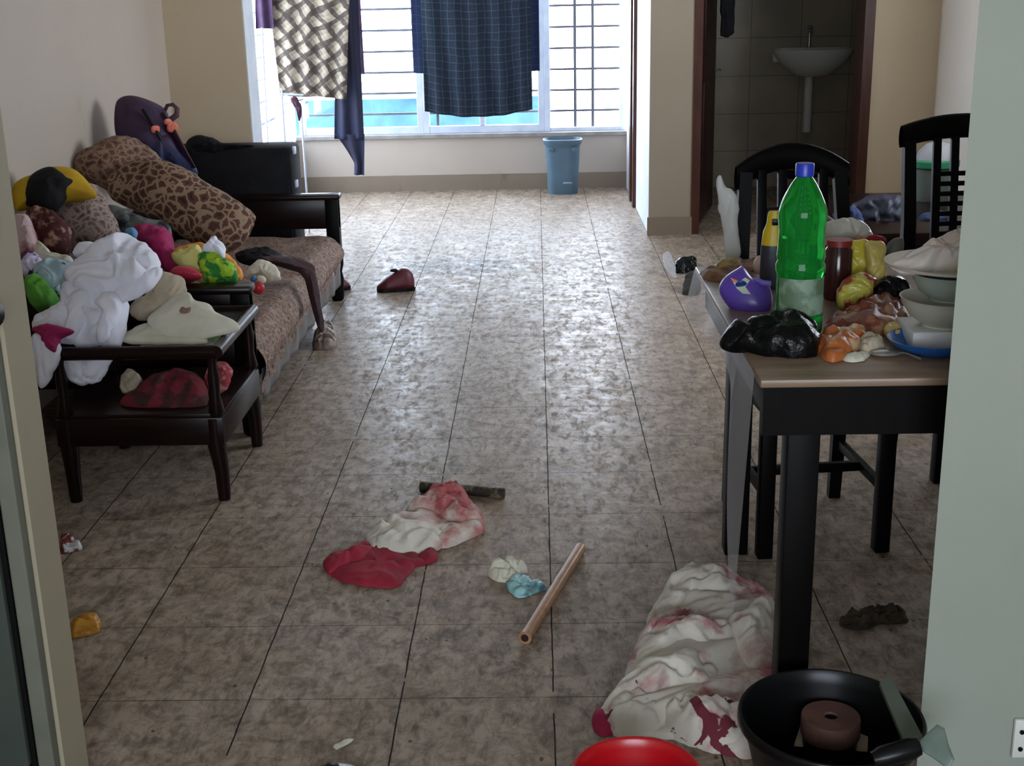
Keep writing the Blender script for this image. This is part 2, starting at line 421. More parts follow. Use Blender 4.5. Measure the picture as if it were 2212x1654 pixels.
M['wall_daylit'] = wall_mat('daylit_wall_paint', (226, 216, 204), (232, 222, 210))  # colour lightened for the window light on the right wall
S('wall_right', M['wall_daylit'], (2.62, 2.82, 2.45, 5.35, 0, 2.85), (2.62, 2.82, 7.1, 8.66, 0, 2.85), (2.62, 2.82, 5.35, 7.1, 0, 1.1), (2.62, 2.82, 5.35, 7.1, 2.45, 2.85))  # unseen opening added to throw light on the left wall
# front wall the photo is taken through, with its opening
mb = MB(); pl = [(0.779, 2.36), (2.82, 2.36), (2.82, 2.45), (0.81, 2.45)]
mb.add([(x, y, z) for z in (0, 2.85) for x, y in pl], [(3, 2, 1, 0), (4, 5, 6, 7)] + [(i, (i + 1) % 4, 4 + (i + 1) % 4, 4 + i) for i in range(4)]); struct('wall_front_right', mb, M['wallfront'])
S('wall_front_left', M['jamb'], (-2.25, -1.0, 2.30, 2.42, 0, 2.85))
S('wall_front_lintel', M['wallfront'], (-1.0, 0.779, 2.36, 2.42, 2.15, 2.85))
# the room behind the camera
S('wall_rear', M['wallfront'], (-2.4, -1.3, -2.6, -2.45, 0, 2.85), (1.7, 2.82, -2.6, -2.45, 0, 2.85), (-1.3, 1.7, -2.6, -2.45, 0, 0.85), (-1.3, 1.7, -2.6, -2.45, 2.3, 2.85))
S('wall_rear_left', M['wallfront'], (-2.4, -2.25, -2.6, 2.42, 0, 2.85))
S('wall_rear_right', M['wallfront'], (2.62, 2.82, -2.6, 2.36, 0, 2.85))
# bathroom
def bath_mat():
    t = NT('bathroom_tiles'); co_ = t.tc.outputs['Object']; sx = t.node('ShaderNodeSeparateXYZ'); t.link(co_, sx.inputs[0])
    a = t.math('LESS_THAN', t.math('FRACT', t.math('MULTIPLY', t.math('ADD', sx.outputs[0], 10.05), 1 / 0.4)), 0.018)
    b = t.math('LESS_THAN', t.math('FRACT', t.math('MULTIPLY', sx.outputs[2], 1 / 0.3)), 0.022)
    c = t.ramp(t.noise(co_, 3, 5), [(0.3, srgb((140, 130, 112))), (0.7, srgb((160, 148, 128)))])
    c = t.mix(t.math('MULTIPLY', t.math('MAXIMUM', a, b), 0.6), c, srgb((60, 56, 48)))
    t.link(c, t.b.inputs['Base Color']); t.b.inputs['Roughness'].default_value = 0.3; return t.m
M['bath'] = bath_mat()
S('wall_bathroom', M['bath'], (0.95, 3.4, 10.7, 10.85, 0, 2.85), (0.95, 1.03, 8.86, 10.7, 0, 2.85), (3.2, 3.4, 8.86, 10.7, 0, 2.85), (2.9, 3.4, 8.66, 8.86, 0, 2.85))
# door frames and doors
mb = MB(); mb.box(0.72, 0.96, 10.08, 10.22, 0, 2.1); mb.box(0.72, 0.96, 9.78, 9.86, 0, 2.1); mb.box(0.72, 0.96, 9.78, 10.22, 2.02, 2.1)
struct('trim_2', mb, M['brown_frame'])
S('door_2', M['daylit_white'], (0.85, 0.89, 9.86, 10.08, 0.01, 2.02))
mb = MB(); mb.box(1.03, 1.085, 8.63, 8.87, 0, 2.08); mb.box(2.125, 2.19, 8.63, 8.87, 0, 2.08); mb.box(1.03, 2.19, 8.63, 8.87, 2.02, 2.08)
struct('trim_3', mb, M['brown_frame'])
dr = bpy.data.objects.new('door_3', None); COL.objects.link(dr); dr.location = (1.1, 8.9, 0); dr['kind'] = 'structure'
mb = MB(); m_ = Matrix.Translation((1.09, 8.88, 0)) @ Matrix.Rotation(math.radians(76), 4, 'Z')
mb.box(0, 0.86, -0.02, 0.02, 0.015, 2.0, 0.004, m_); mb.box(0.12, 0.74, -0.03, -0.018, 1.15, 1.85, 0.004, m_); mb.box(0.12, 0.74, -0.03, -0.018, 0.2, 0.98, 0.004, m_)
build('leaf', mb, M['dark_door'], dr)
mb = MB(); mb.tube([m_ @ Vector((0.80, -0.02, 1.02)), m_ @ Vector((0.80, -0.06, 1.02)), m_ @ Vector((0.70, -0.06, 1.02))], 0.008)
build('door_handle', mb, M['grille'], dr)
# windows
def window(name, x0, x1, muntins, sash=True, heavy=True, axis='x', Y=10.95, z0=0.468, z1=2.3, bars=None, posts=()):
    w = bpy.data.objects.new(name, None); COL.objects.link(w); w['kind'] = 'structure'
    w.location = ((x0 + x1) / 2, Y, z0) if axis == 'x' else (Y, (x0 + x1) / 2, z0)
    def bx(mb, a, b, d0, d1, c, d, bv=0.003):
        if axis == 'x': mb.box(a, b, Y + d0, Y + d1, c, d, bv)
        else: mb.box(Y - d1, Y - d0, a, b, c, d, bv)
    fr = MB(); fw = 0.05
    for a, b in ((x0, x0 + fw), (x1 - fw, x1)): bx(fr, a, b, -0.03, 0.03, z0, z1)
    bx(fr, x0 + fw, x1 - fw, -0.027, 0.027, z0, z0 + 0.06 if sash else z0 + 0.03); bx(fr, x0 + fw, x1 - fw, -0.027, 0.027, z1 - 0.05, z1)
    for a in muntins: bx(fr, a - 0.022, a + 0.022, -0.02, 0.02, z0 + 0.061, z1 - 0.051)
    build('window_frame', fr, M['alu'], w, smooth=False)
    gl = MB(); bx(gl, x0 + 0.02, x1 - 0.02, -0.002, 0.002, z0 + 0.02, z1 - 0.02, 0)
    if sash: build('glass', gl, M['glass'], w, smooth=False)
    g = MB()
    for z in (bars or [0.63 + 0.17 * i for i in range(10)]):
        bx(g, x0, x1, 0.05, 0.064, z - 0.009, z + 0.009, 0.001)
    for p in posts: bx(g, p - 0.012, p + 0.012, 0.045, 0.066, z0, z1, 0.001)
    build('grille', g, M['grille'], w, smooth=False)
    return w
M['glass'] = None
t = NT('window_glass'); tr = t.node('ShaderNodeBsdfTransparent'); gl = t.node('ShaderNodeBsdfGlossy'); gl.inputs['Roughness'].default_value = 0.02
mx = t.node('ShaderNodeMixShader'); mx.inputs[0].default_value = 0.05; tr.inputs[0].default_value = (0.93, 0.96, 0.98, 1)
t.link(tr.outputs[0], mx.inputs[1]); t.link(gl.outputs[0], mx.inputs[2]); t.link(mx.outputs[0], t.n['Material Output'].inputs[0])
M['glass'] = t.m
wx = lambda px: at_y(px, 250, 10.95).x
window('window_1', -2.0, wx(915), [wx(740)], posts=[wx(598)])
window('window_2', wx(915), wx(1176), [wx(1042)], posts=[wx(945)])
window('window_3', wx(1176), 0.742, [], sash=False, posts=[wx(1243), wx(1281)])
window('window_4', 8.3, WY, [9.6], axis='y', Y=-2.13, z0=0.44)
# what stands outside
M['bluewall'] = mat('pale_blue_sheet', (26, 62, 80), (44, 84, 102), rough=0.7, scale=3)
M['farwall'] = mat('white_render', (235, 236, 238), (222, 226, 230), rough=0.9)
t_ = thing('neighbouring_building', 'pale blue low building seen through the bottom window panes', 'building', (-1.5, 16.2, -3))
mb = MB(); mb.box(-2.9, 0.05, 15.6, 18, -3, at_y(850, 212, 15.6).z)
build('wall', mb, M['bluewall'], t_, smooth=False)
mb = MB(); mb.box(-3.0, 0.1, 15.5, 18.1, at_y(850, 212, 15.6).z, at_y(850, 203, 15.6).z)
build('parapet', mb, M['farwall'], t_, smooth=False)
# jamb trim and door in the foreground left
mb = MB(); mb.box(-1.042, -1.008, 2.268, 2.30, 0, 2.2, 0.004); struct('trim_4', mb, mat('grey_green_trim', (92, 94, 82), (104, 104, 90), rough=0.6))
dr = bpy.data.objects.new('door_1', None); COL.objects.link(dr); dr.location = (-1.1, 2.27, 0); dr['kind'] = 'structure'
mb = MB(); mb.box(-1.9, -1.052, 2.25, 2.29, 0.11, 2.1, 0.004); mb.box(-1.8, -1.20, 2.24, 2.252, 0.25, 0.95, 0.005); mb.box(-1.8, -1.20, 2.24, 2.252, 1.15, 1.95, 0.005)
build('leaf', mb, M['green_door'], dr)
mb = MB(); mb.box(-1.9, -1.052, 2.252, 2.288, 0.004, 0.11); build('dark_gap_strip', mb, M['black_plastic'], dr)  # black strip stands for the dark gap under the leaf
mb = MB(); mb.box(-1.052, -1.043, 2.262, 2.285, 0.02, 2.1); build('door_stop', mb, M['black_plastic'], dr)
k_ = at_y(-12, 690, 2.2)
mb = MB(); mb.lathe((-0.998, 2.25, k_.z), [(0.026, 0), (0.028, 0.006), (0.012, 0.012), (0.010, 0.03), (0.022, 0.036), (0.026, 0.046), (0.02, 0.056), (0, 0.058)], 20, Matrix.Rotation(PI / 2, 3, 'X'))
build('door_knob', mb, M['black_plastic'], dr)

#@@LEFT
# ------------------------------------------------------------------ divan along the left wall
DX = -1.07
M['leo'] = leopard('leopard_plush', (150, 124, 102), (112, 78, 62), (60, 30, 20), 28)
M['leo_dark'] = leopard('leopard_plush_brown', (158, 132, 106), (88, 52, 36), (36, 18, 12), 25)
M['leo_fine'] = leopard('mattress_print', (160, 134, 114), (112, 88, 76), (52, 30, 24), 38, 0.05)
M['leo_grey'] = leopard('leopard_plush_grey', (172, 152, 140), (126, 104, 98), (74, 46, 40), 40, 0.10)
M['dust'] = mat('grey_dust_sheet', (92, 88, 86), (112, 106, 102), rough=0.45, scale=6, bump=0.1, bscale=12)
dv = thing('wooden_divan', 'dark wooden divan with panel arms and patterned mattress along the left wall', 'divan', (-1.55, 5.7, 0))
for (y, nm) in ((4.62, 'near'), (6.84, 'far')):
    mb = MB(); zt = 0.585
    mb.box(-1.98, DX, y - 0.03, y + 0.03, 0.40, zt - 0.02, 0.006); mb.box(-2.0, DX + 0.012, y - 0.045, y + 0.045, zt - 0.03, zt, 0.01)
    if nm == 'near': mb.box(-1.98, DX, y - 0.03, y + 0.03, 0.22, 0.40, 0.006)
    build('arm_panel', mb, M['wood'], dv)
    for x in (DX - 0.035, -1.95):
        mb = MB(); mb.box(x - 0.035, x + 0.035, y - 0.038, y + 0.038, 0.24, 0.56, 0.006)
        mb.lathe((x, y, 0), [(0.026, 0), (0.034, 0.01), (0.036, 0.05), (0.040, 0.12), (0.032, 0.16), (0.042, 0.20), (0.044, 0.25)], 20)
        build('leg', mb, M['black_wood'], dv)
mb = MB(); mb.box(-1.98, DX - 0.03, 4.65, 6.81, 0.18, 0.24, 0.004); build('seat_frame', mb, M['black_wood'], dv)
mb = MB(); mb.box(-2.0, -1.96, 4.62, 6.84, 0.24, 0.62, 0.006); build('backrest', mb, M['wood'], dv)
mb = MB()
def mat_top(u, v):
    x = -1.97 + 0.90 * u; y = 4.67 + 2.11 * v
    e = min(u, 1 - u, v * 2, (1 - v) * 2); z = 0.372 - 0.05 * max(0, 1 - e / 0.06) ** 2
    return (x, y, z + 0.012 * ridged(Vector((x, y, 0)), 4.0))
mb.grid(mat_top, 50, 90)
def mat_front(u, v):
    y = 4.67 + 2.11 * u; d = 0.13 + 0.05 * max(0, 1 - u * 2.2); z = 0.325 - d * v; zt = 0.322 + 0.012 * ridged(Vector((-1.07, y, 0)), 4.0)
    return (DX + 0.022 * math.sin(PI * min(v * 1.3, 1)) + 0.012 * min(1, v * 5) * ridged(Vector((0, y * 1.5, z * 0.6)), 5), y, zt * (1 - v) + (0.325 - d) * v)
mb.grid(mat_front, 110, 14)
o = build('mattress', mb, M['leo_fine'], dv)
mb = MB(); mb.grid(lambda u, v: (DX - 0.004 + 0.006 * math.sin(u * 60), 4.72 + 2.06 * u, 0.23 - 0.12 * v - 0.006 * math.sin(u * 23)), 90, 6)
o = build('front_sheet', mb, M['dust'], dv, solid=0.003); o['label'] = 'grey dusty sheet hanging along the front'

def cloth(name, label, cat, px, p, n, material, group=None, extra=(), **kw):
    if name not in ('leopard_cushion', 'pink_slipper', 'small_pebble', 'grey_bowl_lid') and kw.get('fold', 0.01) > 0:
        q_ = [at_plane(x, y, p, Vector(n).normalized()) for x, y in px]; c_ = sum(q_, Vector()) / len(q_)
        rad = sum((a - c_).length for a in q_) / len(q_)
        kw['freq'] = max(kw.get('freq', 9), min(26, 1.15 / rad)); kw['fold'] = max(kw.get('fold', 0.01), min(0.55 * kw.get('t', 0.03), 0.22 * rad))
        kw['power'] = kw.get('power', 0.4); kw['k'] = max(kw.get('k', 0), 20); kw['per'] = max(kw.get('per', 0), 8)
    kw.setdefault('jag', 0.009); mb = puff(MB(), px, p, n, **kw)
    for px2, kw2 in extra:
        kw2.setdefault('freq', 11); kw2.setdefault('power', 0.4); kw2.setdefault('k', 20); kw2.setdefault('per', 8); kw2.setdefault('jag', 0.008); puff(mb, px2, p, n, **kw2)
    o = build(name, mb, material, angle=80); return tag(o, label, cat, group)

# cushions and bag against the wall
cloth('leopard_cushion', 'big leopard print cushion slumped against the left wall below the backpack', 'cushion',
      [(152, 352), (185, 322), (235, 298), (292, 300), (328, 325), (350, 352), (345, 425), (300, 452), (250, 425), (212, 398), (172, 384)],
      (-1.82, 5.72, 0.8), (0.35, -0.75, 0.5), M['leo'], t=0.10, tb=0.10, fold=0.014, freq=5, seed=2)
cloth('leopard_cushion', 'long leopard print cushion reaching right over the divan mattress', 'cushion',
      [(330, 343), (400, 366), (470, 408), (530, 448), (552, 472), (538, 508), (505, 540), (455, 542), (400, 512), (345, 480), (290, 452), (240, 425), (232, 390), (280, 352)],
      (-1.5, 5.35, 0.66), (0.1, -0.8, 0.6), M['leo_dark'], t=0.11, tb=0.12, fold=0.012, freq=5, seed=5)
M['backpack'] = None
t = NT('backpack_cloth'); sx = t.node('ShaderNodeSeparateXYZ'); t.link(t.tc.outputs['Object'], sx.inputs[0])
c = t.ramp(t.math('ADD', sx.outputs[2], t.math('MULTIPLY', t.noise(t.tc.outputs['Object'], 6), 0.05)), [(0.14, srgb((26, 34, 78))), (0.2, srgb((52, 26, 62))), (0.4, srgb((46, 24, 52)))])
t.link(c, t.b.inputs['Base Color']); t.b.inputs['Roughness'].default_value = 0.6; t.bump(t.noise(t.tc.outputs['Object'], 22, 4), 0.3, 0.01); M['backpack'] = t.m
bp = thing('backpack', 'purple and navy backpack leaning on the wall above the leopard cushions', 'backpack', tuple(at_y(340, 380, 6.0)))
P_, N_ = (-1.78, 6.0, 0.85), (0.45, -0.8, 0.35)
mb = puff(MB(), [(248, 235), (262, 210), (300, 210), (355, 236), (374, 285), (398, 325), (428, 376), (398, 386), (352, 368), (345, 395), (300, 352), (254, 300)], P_, N_, t=0.10, tb=0.17, fold=0.014, freq=6, seed=9)
build('bag', mb, M['backpack'], bp, angle=80)
M['plum'] = mat('plum_strap', (70, 30, 50), (50, 22, 44), rough=0.6)
q = lambda x, y, d=0.0: at_plane(x, y, P_, N_) + Vector(N_).normalized() * d
mb = MB(); mb.tube([q(352, 246, 0.03), q(358, 233, 0.04), q(370, 231, 0.04), q(379, 240, 0.04), q(378, 254, 0.04), q(366, 262, 0.03)], 0.014, 10, flat=0.5); build('handle', mb, M['plum'], bp)
mb = MB(); mb.tube([q(345, 255, 0.06), q(362, 290, 0.09), q(385, 330, 0.09), q(415, 368, 0.05)], [0.02, 0.026, 0.022, 0.012], 10, flat=0.4); build('strap', mb, M['plum'], bp)
mb = MB(); mb.tube([q(300, 250, 0.1), q(330, 300, 0.11), q(362, 345, 0.08)], 0.008, 8); build('zip', mb, M['black_plastic'], bp)
M['coral'] = mat('coral_print', (226, 88, 84), (240, 150, 120), rough=0.6, scale=40)
for (x, y, r) in ((326, 294, 0.020), (362, 290, 0.026), (352, 278, 0.016)):
    mb = MB(); mb.blob(q(x, y, 0.112), (r, 0.008, r * 0.9), (0.3, 0, 0.5), 0.7, nu=16, nv=10); build('printed_patch', mb, M['coral'], bp)
sc_ = thing('suitcase', 'black fabric suitcase standing behind the far arm of the divan', 'suitcase', (-1.62, 7.06, 0))
mb = MB(); xr = at_y(640, 350, 7.06).x; zt = at_y(560, 312, 7.06).z
mb.box(-2.0, xr, 6.93, 7.2, 0.02, zt, 0.03); build('shell', mb, M['black'], sc_)
for z in (0.62, 0.8):
    mb = MB(); mb.box(xr - 0.004, xr + 0.012, 6.97, 7.02, z - 0.02, z + 0.02, 0.004); build('clasp', mb, M['alu'], sc_)
mb = MB(); mb.box(-1.98, xr - 0.02, 6.92, 6.935, 0.3, 0.62, 0.01); build('front_pocket', mb, M['black'], sc_)
cloth('black_jacket', 'black jacket bundled on top of the suitcase behind the backpack', 'jacket', [(402, 318), (412, 297), (435, 291), (462, 300), (490, 310), (545, 314), (500, 326), (440, 340), (408, 345)], (-1.8, 6.98, 0.86), (0, -1, 0.2), M['black'], t=0.05, tb=0.12, fold=0.01, seed=3)

# clothes at the near end of the divan
M['yellow'] = mat('mustard_yellow_cloth', (196, 158, 22), (168, 128, 20), rough=0.8, bump=0.1)
M['magenta'] = mat('magenta_cloth', (160, 28, 88), (134, 22, 72), rough=0.8, bump=0.1, bscale=30)
M['red'] = mat('red_cloth', (150, 30, 50), (120, 22, 40), rough=0.8, bump=0.1, bscale=30)
M['pink'] = mat('pink_blotched_cloth', (196, 170, 172), (150, 84, 92), rough=0.85, scale=9, contrast=(0.45, 0.6))
M['lblue'] = mat('pale_blue_cloth', (160, 186, 196), (30, 36, 60), rough=0.85, scale=16, contrast=(0.6, 0.66))
M['green'] = mat('bright_green_cloth', (90, 160, 50), (52, 104, 38), rough=0.75, scale=9)
M['lime'] = mat('lime_cloth', (150, 186, 40), (36, 120, 46), rough=0.75, scale=22, contrast=(0.5, 0.56))
M['pyellow'] = mat('pale_yellow_cloth', (214, 206, 130), (200, 190, 110), rough=0.8)
M['orange'] = mat('orange_cloth', (226, 138, 60), (236, 160, 84), rough=0.8)
M['purple_white'] = mat('purple_white_cloth', (206, 196, 220), (74, 40, 96), rough=0.85, scale=18, contrast=(0.5, 0.55))
M['greygreen'] = mat('grey_green_cloth', (112, 120, 116), (28, 34, 44), rough=0.85, scale=14, contrast=(0.45, 0.6))
M['maroonprint'] = mat('maroon_print_cloth', (70, 26, 26), (150, 116, 96), rough=0.85, scale=26, contrast=(0.5, 0.62))
N1 = (0.0, -0.75, 0.66)
cloth('leopard_cushion', 'greyish leopard print cushion half under the black and yellow jersey', 'cushion',
      [(165, 420), (192, 398), (226, 425), (252, 480), (258, 516), (235, 542), (190, 552), (140, 535), (108, 505), (112, 450)], (-1.75, 5.0, 0.72), (0.1, -0.8, 0.55), M['leo_grey'], t=0.08, tb=0.12, fold=0.01, freq=6, seed=11)
jr = thing('jersey', 'black and yellow jersey thrown on the cushions beside the left wall', 'jersey', tuple(at_y(110, 440, 4.95)))
JP, JN = (-1.85, 4.95, 0.85), (0.2, -0.75, 0.6)
mb = puff(MB(), [(30, 400), (75, 376), (110, 362), (160, 366), (200, 405), (205, 425), (150, 432), (110, 440), (60, 446), (32, 452)], JP, JN, t=0.05, tb=0.06, fold=0.008, seed=4)
build('yellow_panel', mb, M['yellow'], jr, angle=80)
mb = puff(MB(), [(58, 400), (80, 375), (115, 366), (150, 388), (168, 400), (150, 425), (128, 455), (105, 462), (72, 452), (54, 440)], JP, JN, t=0.062, tb=0.03, fold=0.01, seed=6, lift=0.012)
build('black_panel', mb, M['black'], jr, angle=80)
cloth('dark_red_cloth', 'dark red printed cloth under the jersey beside the grey leopard cushion', 'cloth', [(58, 455), (95, 450), (130, 470), (150, 500), (140, 545), (100, 540), (74, 510)], (-1.85, 4.75, 0.7), N1, M['maroonprint'], t=0.05, tb=0.1, fold=0.012, seed=8)
cloth('pink_white_cloth', 'pinkish white crumpled cloth behind the doorway edge left of the dark red cloth', 'cloth', [(32, 472), (58, 462), (70, 490), (78, 535), (55, 548), (36, 540)], (-1.85, 4.6, 0.66), N1, M['pink'], t=0.03, tb=0.12, fold=0.012, seed=18)
cloth('grey_green_cloth', 'grey green cloth stuffed under the long leopard cushion', 'cloth', [(225, 452), (255, 448), (310, 470), (365, 490), (350, 530), (290, 530), (245, 500)], (-1.5, 5.05, 0.6), N1, M['greygreen'], t=0.04, tb=0.12, fold=0.015, seed=28)
cloth('magenta_dress', 'magenta cloth behind the big white sheet on the divan', 'cloth', [(270, 506), (300, 490), (345, 488), (368, 505), (374, 535), (388, 562), (418, 596), (385, 604), (350, 575), (320, 535), (288, 525)], (-1.4, 4.8, 0.6), N1, M['magenta'], t=0.05, tb=0.12, fold=0.014, seed=13)
cloth('blue_cloth', 'small sky blue cloth scrap beside the magenta cloth', 'cloth', [(272, 500), (290, 494), (298, 502), (290, 514), (276, 512)], (-1.42, 4.72, 0.64), N1, mat('sky_blue_cloth', (96, 150, 190), rough=0.8), t=0.03, tb=0.02, fold=0.004)
cloth('yellow_cloth', 'pale yellow cloth with orange hem next to the magenta cloth', 'cloth', [(372, 552), (400, 538), (432, 530), (442, 560), (446, 600), (415, 596), (392, 578)], (-1.3, 4.68, 0.56), N1, M['pyellow'], t=0.035, tb=0.1, fold=0.01, seed=15)
cloth('orange_cloth', 'orange cloth strip edging the yellow and green clothes', 'cloth', [(372, 548), (400, 532), (435, 524), (460, 536), (500, 556), (520, 580), (520, 600), (490, 600), (440, 575), (400, 556)], (-1.3, 4.74, 0.56), N1, M['orange'], t=0.03, tb=0.08, fold=0.01, seed=16)
cloth('green_cloth', 'lime and green cloth bundled at the near divan arm', 'cloth', [(430, 550), (468, 536), (480, 556), (505, 575), (512, 600), (470, 606), (440, 602), (430, 575)], (-1.2, 4.64, 0.56), N1, M['lime'], t=0.04, tb=0.1, fold=0.014, seed=17)
cloth('white_tissue', 'crumpled white tissue on top of the green cloth', 'tissue', [(436, 540), (452, 524), (464, 512), (472, 522), (486, 536), (482, 556), (468, 548), (446, 548)], (-1.2, 4.66, 0.62), N1, M['white'], t=0.03, tb=0.03, fold=0.012, freq=18, seed=19)
cloth('pink_slipper', 'shiny pink red object lying under the magenta cloth on the divan arm', 'slipper', [(366, 588), (390, 576), (418, 578), (434, 596), (410, 603), (380, 602)], (-1.35, 4.56, 0.55), N1, mat('pink_red_rubber', (190, 50, 74), rough=0.35), t=0.025, tb=0.04, fold=0.003)
cloth('purple_white_cloth', 'purple and white cloth at the doorway edge above the pale blue cloth', 'cloth', [(46, 560), (66, 545), (86, 556), (86, 580), (66, 598), (46, 590)], (-1.6, 4.3, 0.6), N1, M['purple_white'], t=0.03, tb=0.1, fold=0.01, seed=20)
cloth('grey_cloth', 'light grey cloth peak between the dark red cloth and the white sheet', 'cloth', [(76, 532), (88, 524), (115, 548), (150, 556), (150, 580), (100, 580), (80, 566)], (-1.6, 4.45, 0.62), N1, M['cream'], t=0.03, tb=0.1, fold=0.01, seed=21)
cloth('pale_blue_cloth', 'pale blue cloth with navy marks left of the white sheet', 'cloth', [(78, 575), (110, 560), (155, 570), (160, 610), (140, 650), (100, 640), (76, 605)], (-1.55, 4.25, 0.6), N1, M['lblue'], t=0.04, tb=0.1, fold=0.012, seed=22)
cloth('bright_green_cloth', 'bright green cloth below the pale blue cloth beside the doorway edge', 'cloth', [(54, 606), (80, 596), (112, 620), (122, 645), (108, 668), (76, 662), (58, 640)], (-1.6, 4.18, 0.58), N1, M['green'], t=0.045, tb=0.1, fold=0.008, seed=23)

# ------------------------------------------------------------------ low wooden table in front of the divan
TX, TY0, TY1, TZ = -1.04, 3.95, 4.50, 0.535
xl = at_y(100, 750, TY0).x
lt = thing('low_wooden_table', 'dark low wooden table with rails and shelf, heaped with clothes', 'table', ((TX + xl) / 2, 4.2, 0))
mb = MB(); r_ = 0.022
mb.tube([(xl - 0.01, TY0, TZ - r_), (TX, TY0, TZ - r_)], r_, 14); mb.tube([(xl, TY1, TZ - r_), (TX, TY1, TZ - r_)], r_, 14)
mb.tube([(xl, TY0, TZ - r_), (xl, TY1, TZ - r_)], r_, 14); mb.tube([(TX, TY0 - 0.01, TZ - r_), (TX, TY1 + 0.01, TZ - r_)], r_, 14); build('top_rail', mb, M['wood'], lt)
t = NT('table_glass'); t.b.inputs['Transmission Weight'].default_value = 0.95; t.b.inputs['Roughness'].default_value = 0.06; t.b.inputs['Base Color'].default_value = (0.75, 0.85, 0.82, 1); t.b.inputs['IOR'].default_value = 1.3; M['tglass'] = t.m
mb = MB(); mb.box(xl + 0.28, TX - 0.01, TY0 + 0.01, TY1 - 0.01, TZ - 0.026, TZ - 0.018); build('glass_top', mb, M['tglass'], lt, smooth=False)
mb = MB(); mb.box(xl, TX, TY0, TY1, 0.285, 0.305, 0.004); build('shelf', mb, M['wood'], lt)
mb = MB(); mb.box(xl, TX + 0.004, TY0 - 0.015, TY0 + 0.01, 0.20, 0.295, 0.005); mb.box(TX - 0.02, TX + 0.006, TY0, TY1, 0.20, 0.295, 0.005); mb.box(xl, TX, TY1 - 0.02, TY1, 0.20, 0.295, 0.005); build('apron', mb, M['wood'], lt)
for x in (xl + 0.03, TX - 0.02):
    for y in (TY0 + 0.012, TY1 - 0.012):
        mb = MB(); mb.tube([(x, y, 0), (x, y, 0.03), (x, y, 0.1), (x - 0.01 * (x > -1.3), y, 0.2), (x - 0.01 * (x > -1.3), y, 0.29)], [0.020, 0.022, 0.024, 0.031, 0.031], 16)
        mb.tube([(x, y, 0.29), (x, y, 0.31), (x, y, 0.36), (x, y, 0.42), (x, y, 0.47), (x, y, TZ - 0.02)], [0.02, 0.026, 0.016, 0.02, 0.014, 0.02], 14)
        build('leg', mb, M['wood'], lt)
TP = (-1.4, 4.02, 0.52)
cloth('white_sheet', 'large crumpled white sheet heaped over the low table', 'sheet',
      [(150, 592), (200, 552), (235, 530), (268, 515), (312, 528), (342, 560), (350, 592), (330, 625), (285, 645), (235, 650), (180, 640), (150, 620)],
      TP, (0, -0.72, 0.69), M['white'], t=0.06, tb=0.04, fold=0.035, freq=5, seed=31, k=26, lift=0.02, extra=[
      ([(140, 615), (185, 612), (240, 630), (276, 650), (262, 742), (215, 746), (160, 743), (148, 700), (132, 655)], dict(t=0.05, tb=0.04, fold=0.03, seed=32)),
      ([(76, 716), (86, 690), (122, 668), (156, 664), (176, 700), (170, 742), (112, 739)], dict(t=0.05, tb=0.04, fold=0.025, seed=34, lift=0.008)),
      ([(255, 640), (300, 612), (352, 590), (356, 606), (334, 634), (292, 658), (262, 664)], dict(t=0.03, tb=0.02, fold=0.012, seed=36, lift=0.035)),
      ([(156, 548), (176, 528), (208, 528), (228, 545), (204, 562), (178, 556)], dict(t=0.03, tb=0.03, fold=0.012, seed=37)),
      ([(212, 662), (246, 645), (272, 655), (264, 704), (240, 744), (216, 744), (232, 695)], dict(t=0.035, tb=0.02, fold=0.014, seed=38, lift=0.035)),
      ([(150, 668), (180, 640), (205, 652), (196, 690), (168, 742), (146, 742), (158, 700)], dict(t=0.035, tb=0.02, fold=0.014, seed=39, lift=0.035))])
cloth('beige_cap', 'beige cloth cap lying against the right side of the white sheet', 'cap',
      [(345, 588), (385, 598), (401, 622), (392, 650), (360, 678), (318, 690), (288, 684), (280, 662), (310, 648), (338, 618)], (-1.3, 4.22, 0.58), (0.1, -0.8, 0.55), M['beige'], t=0.05, tb=0.06, fold=0.006, seed=33)
fc = thing('folded_cream_cloth', 'stiff cream cloth folded in a fan shape on the low table corner', 'cloth', tuple(at_plane(420, 715, (-1.2, 4.05, 0.53), (0, -0.4, 0.9))))
mb = puff(MB(), [(318, 694), (345, 668), (378, 642), (408, 636), (424, 654), (455, 662), (470, 680), (512, 700), (516, 712), (480, 722), (430, 731), (378, 731), (340, 718)], (-1.2, 4.05, 0.535), (0, -0.45, 0.89), t=0.035, tb=0.02, fold=0.006, seed=35, power=0.4)
build('cloth', mb, M['cream'], fc, angle=60)
mb = puff(MB(), [(392, 690), (398, 680), (408, 684), (418, 682), (414, 692), (400, 695)], (-1.2, 4.05, 0.535), (0, -0.45, 0.89), t=0.004, tb=0.002, lift=0.036, fold=0.002)
build('stain', mb, mat('brown_stain', (134, 104, 90), rough=0.8), fc)
cloth('cream_cloth', 'cream cloth folded flat under the fan shaped cloth behind the near rail', 'cloth', [(262, 738), (285, 712), (330, 702), (380, 715), (440, 728), (440, 742), (350, 744)], (-1.3, 4.03, 0.515), (0, -0.3, 0.95), M['cream'], t=0.02, tb=0.01, fold=0.008, seed=36)
cloth('white_cloth', 'white cloth hanging off the left end of the low table', 'cloth', [(72, 722), (110, 735), (132, 750), (124, 785), (108, 822), (88, 834), (78, 800)], (xl - 0.03, TY0 - 0.02, 0.5), (0, -1, 0.1), M['white'], t=0.025, tb=0.03, fold=0.012, seed=37, along=(0, 0, 1))
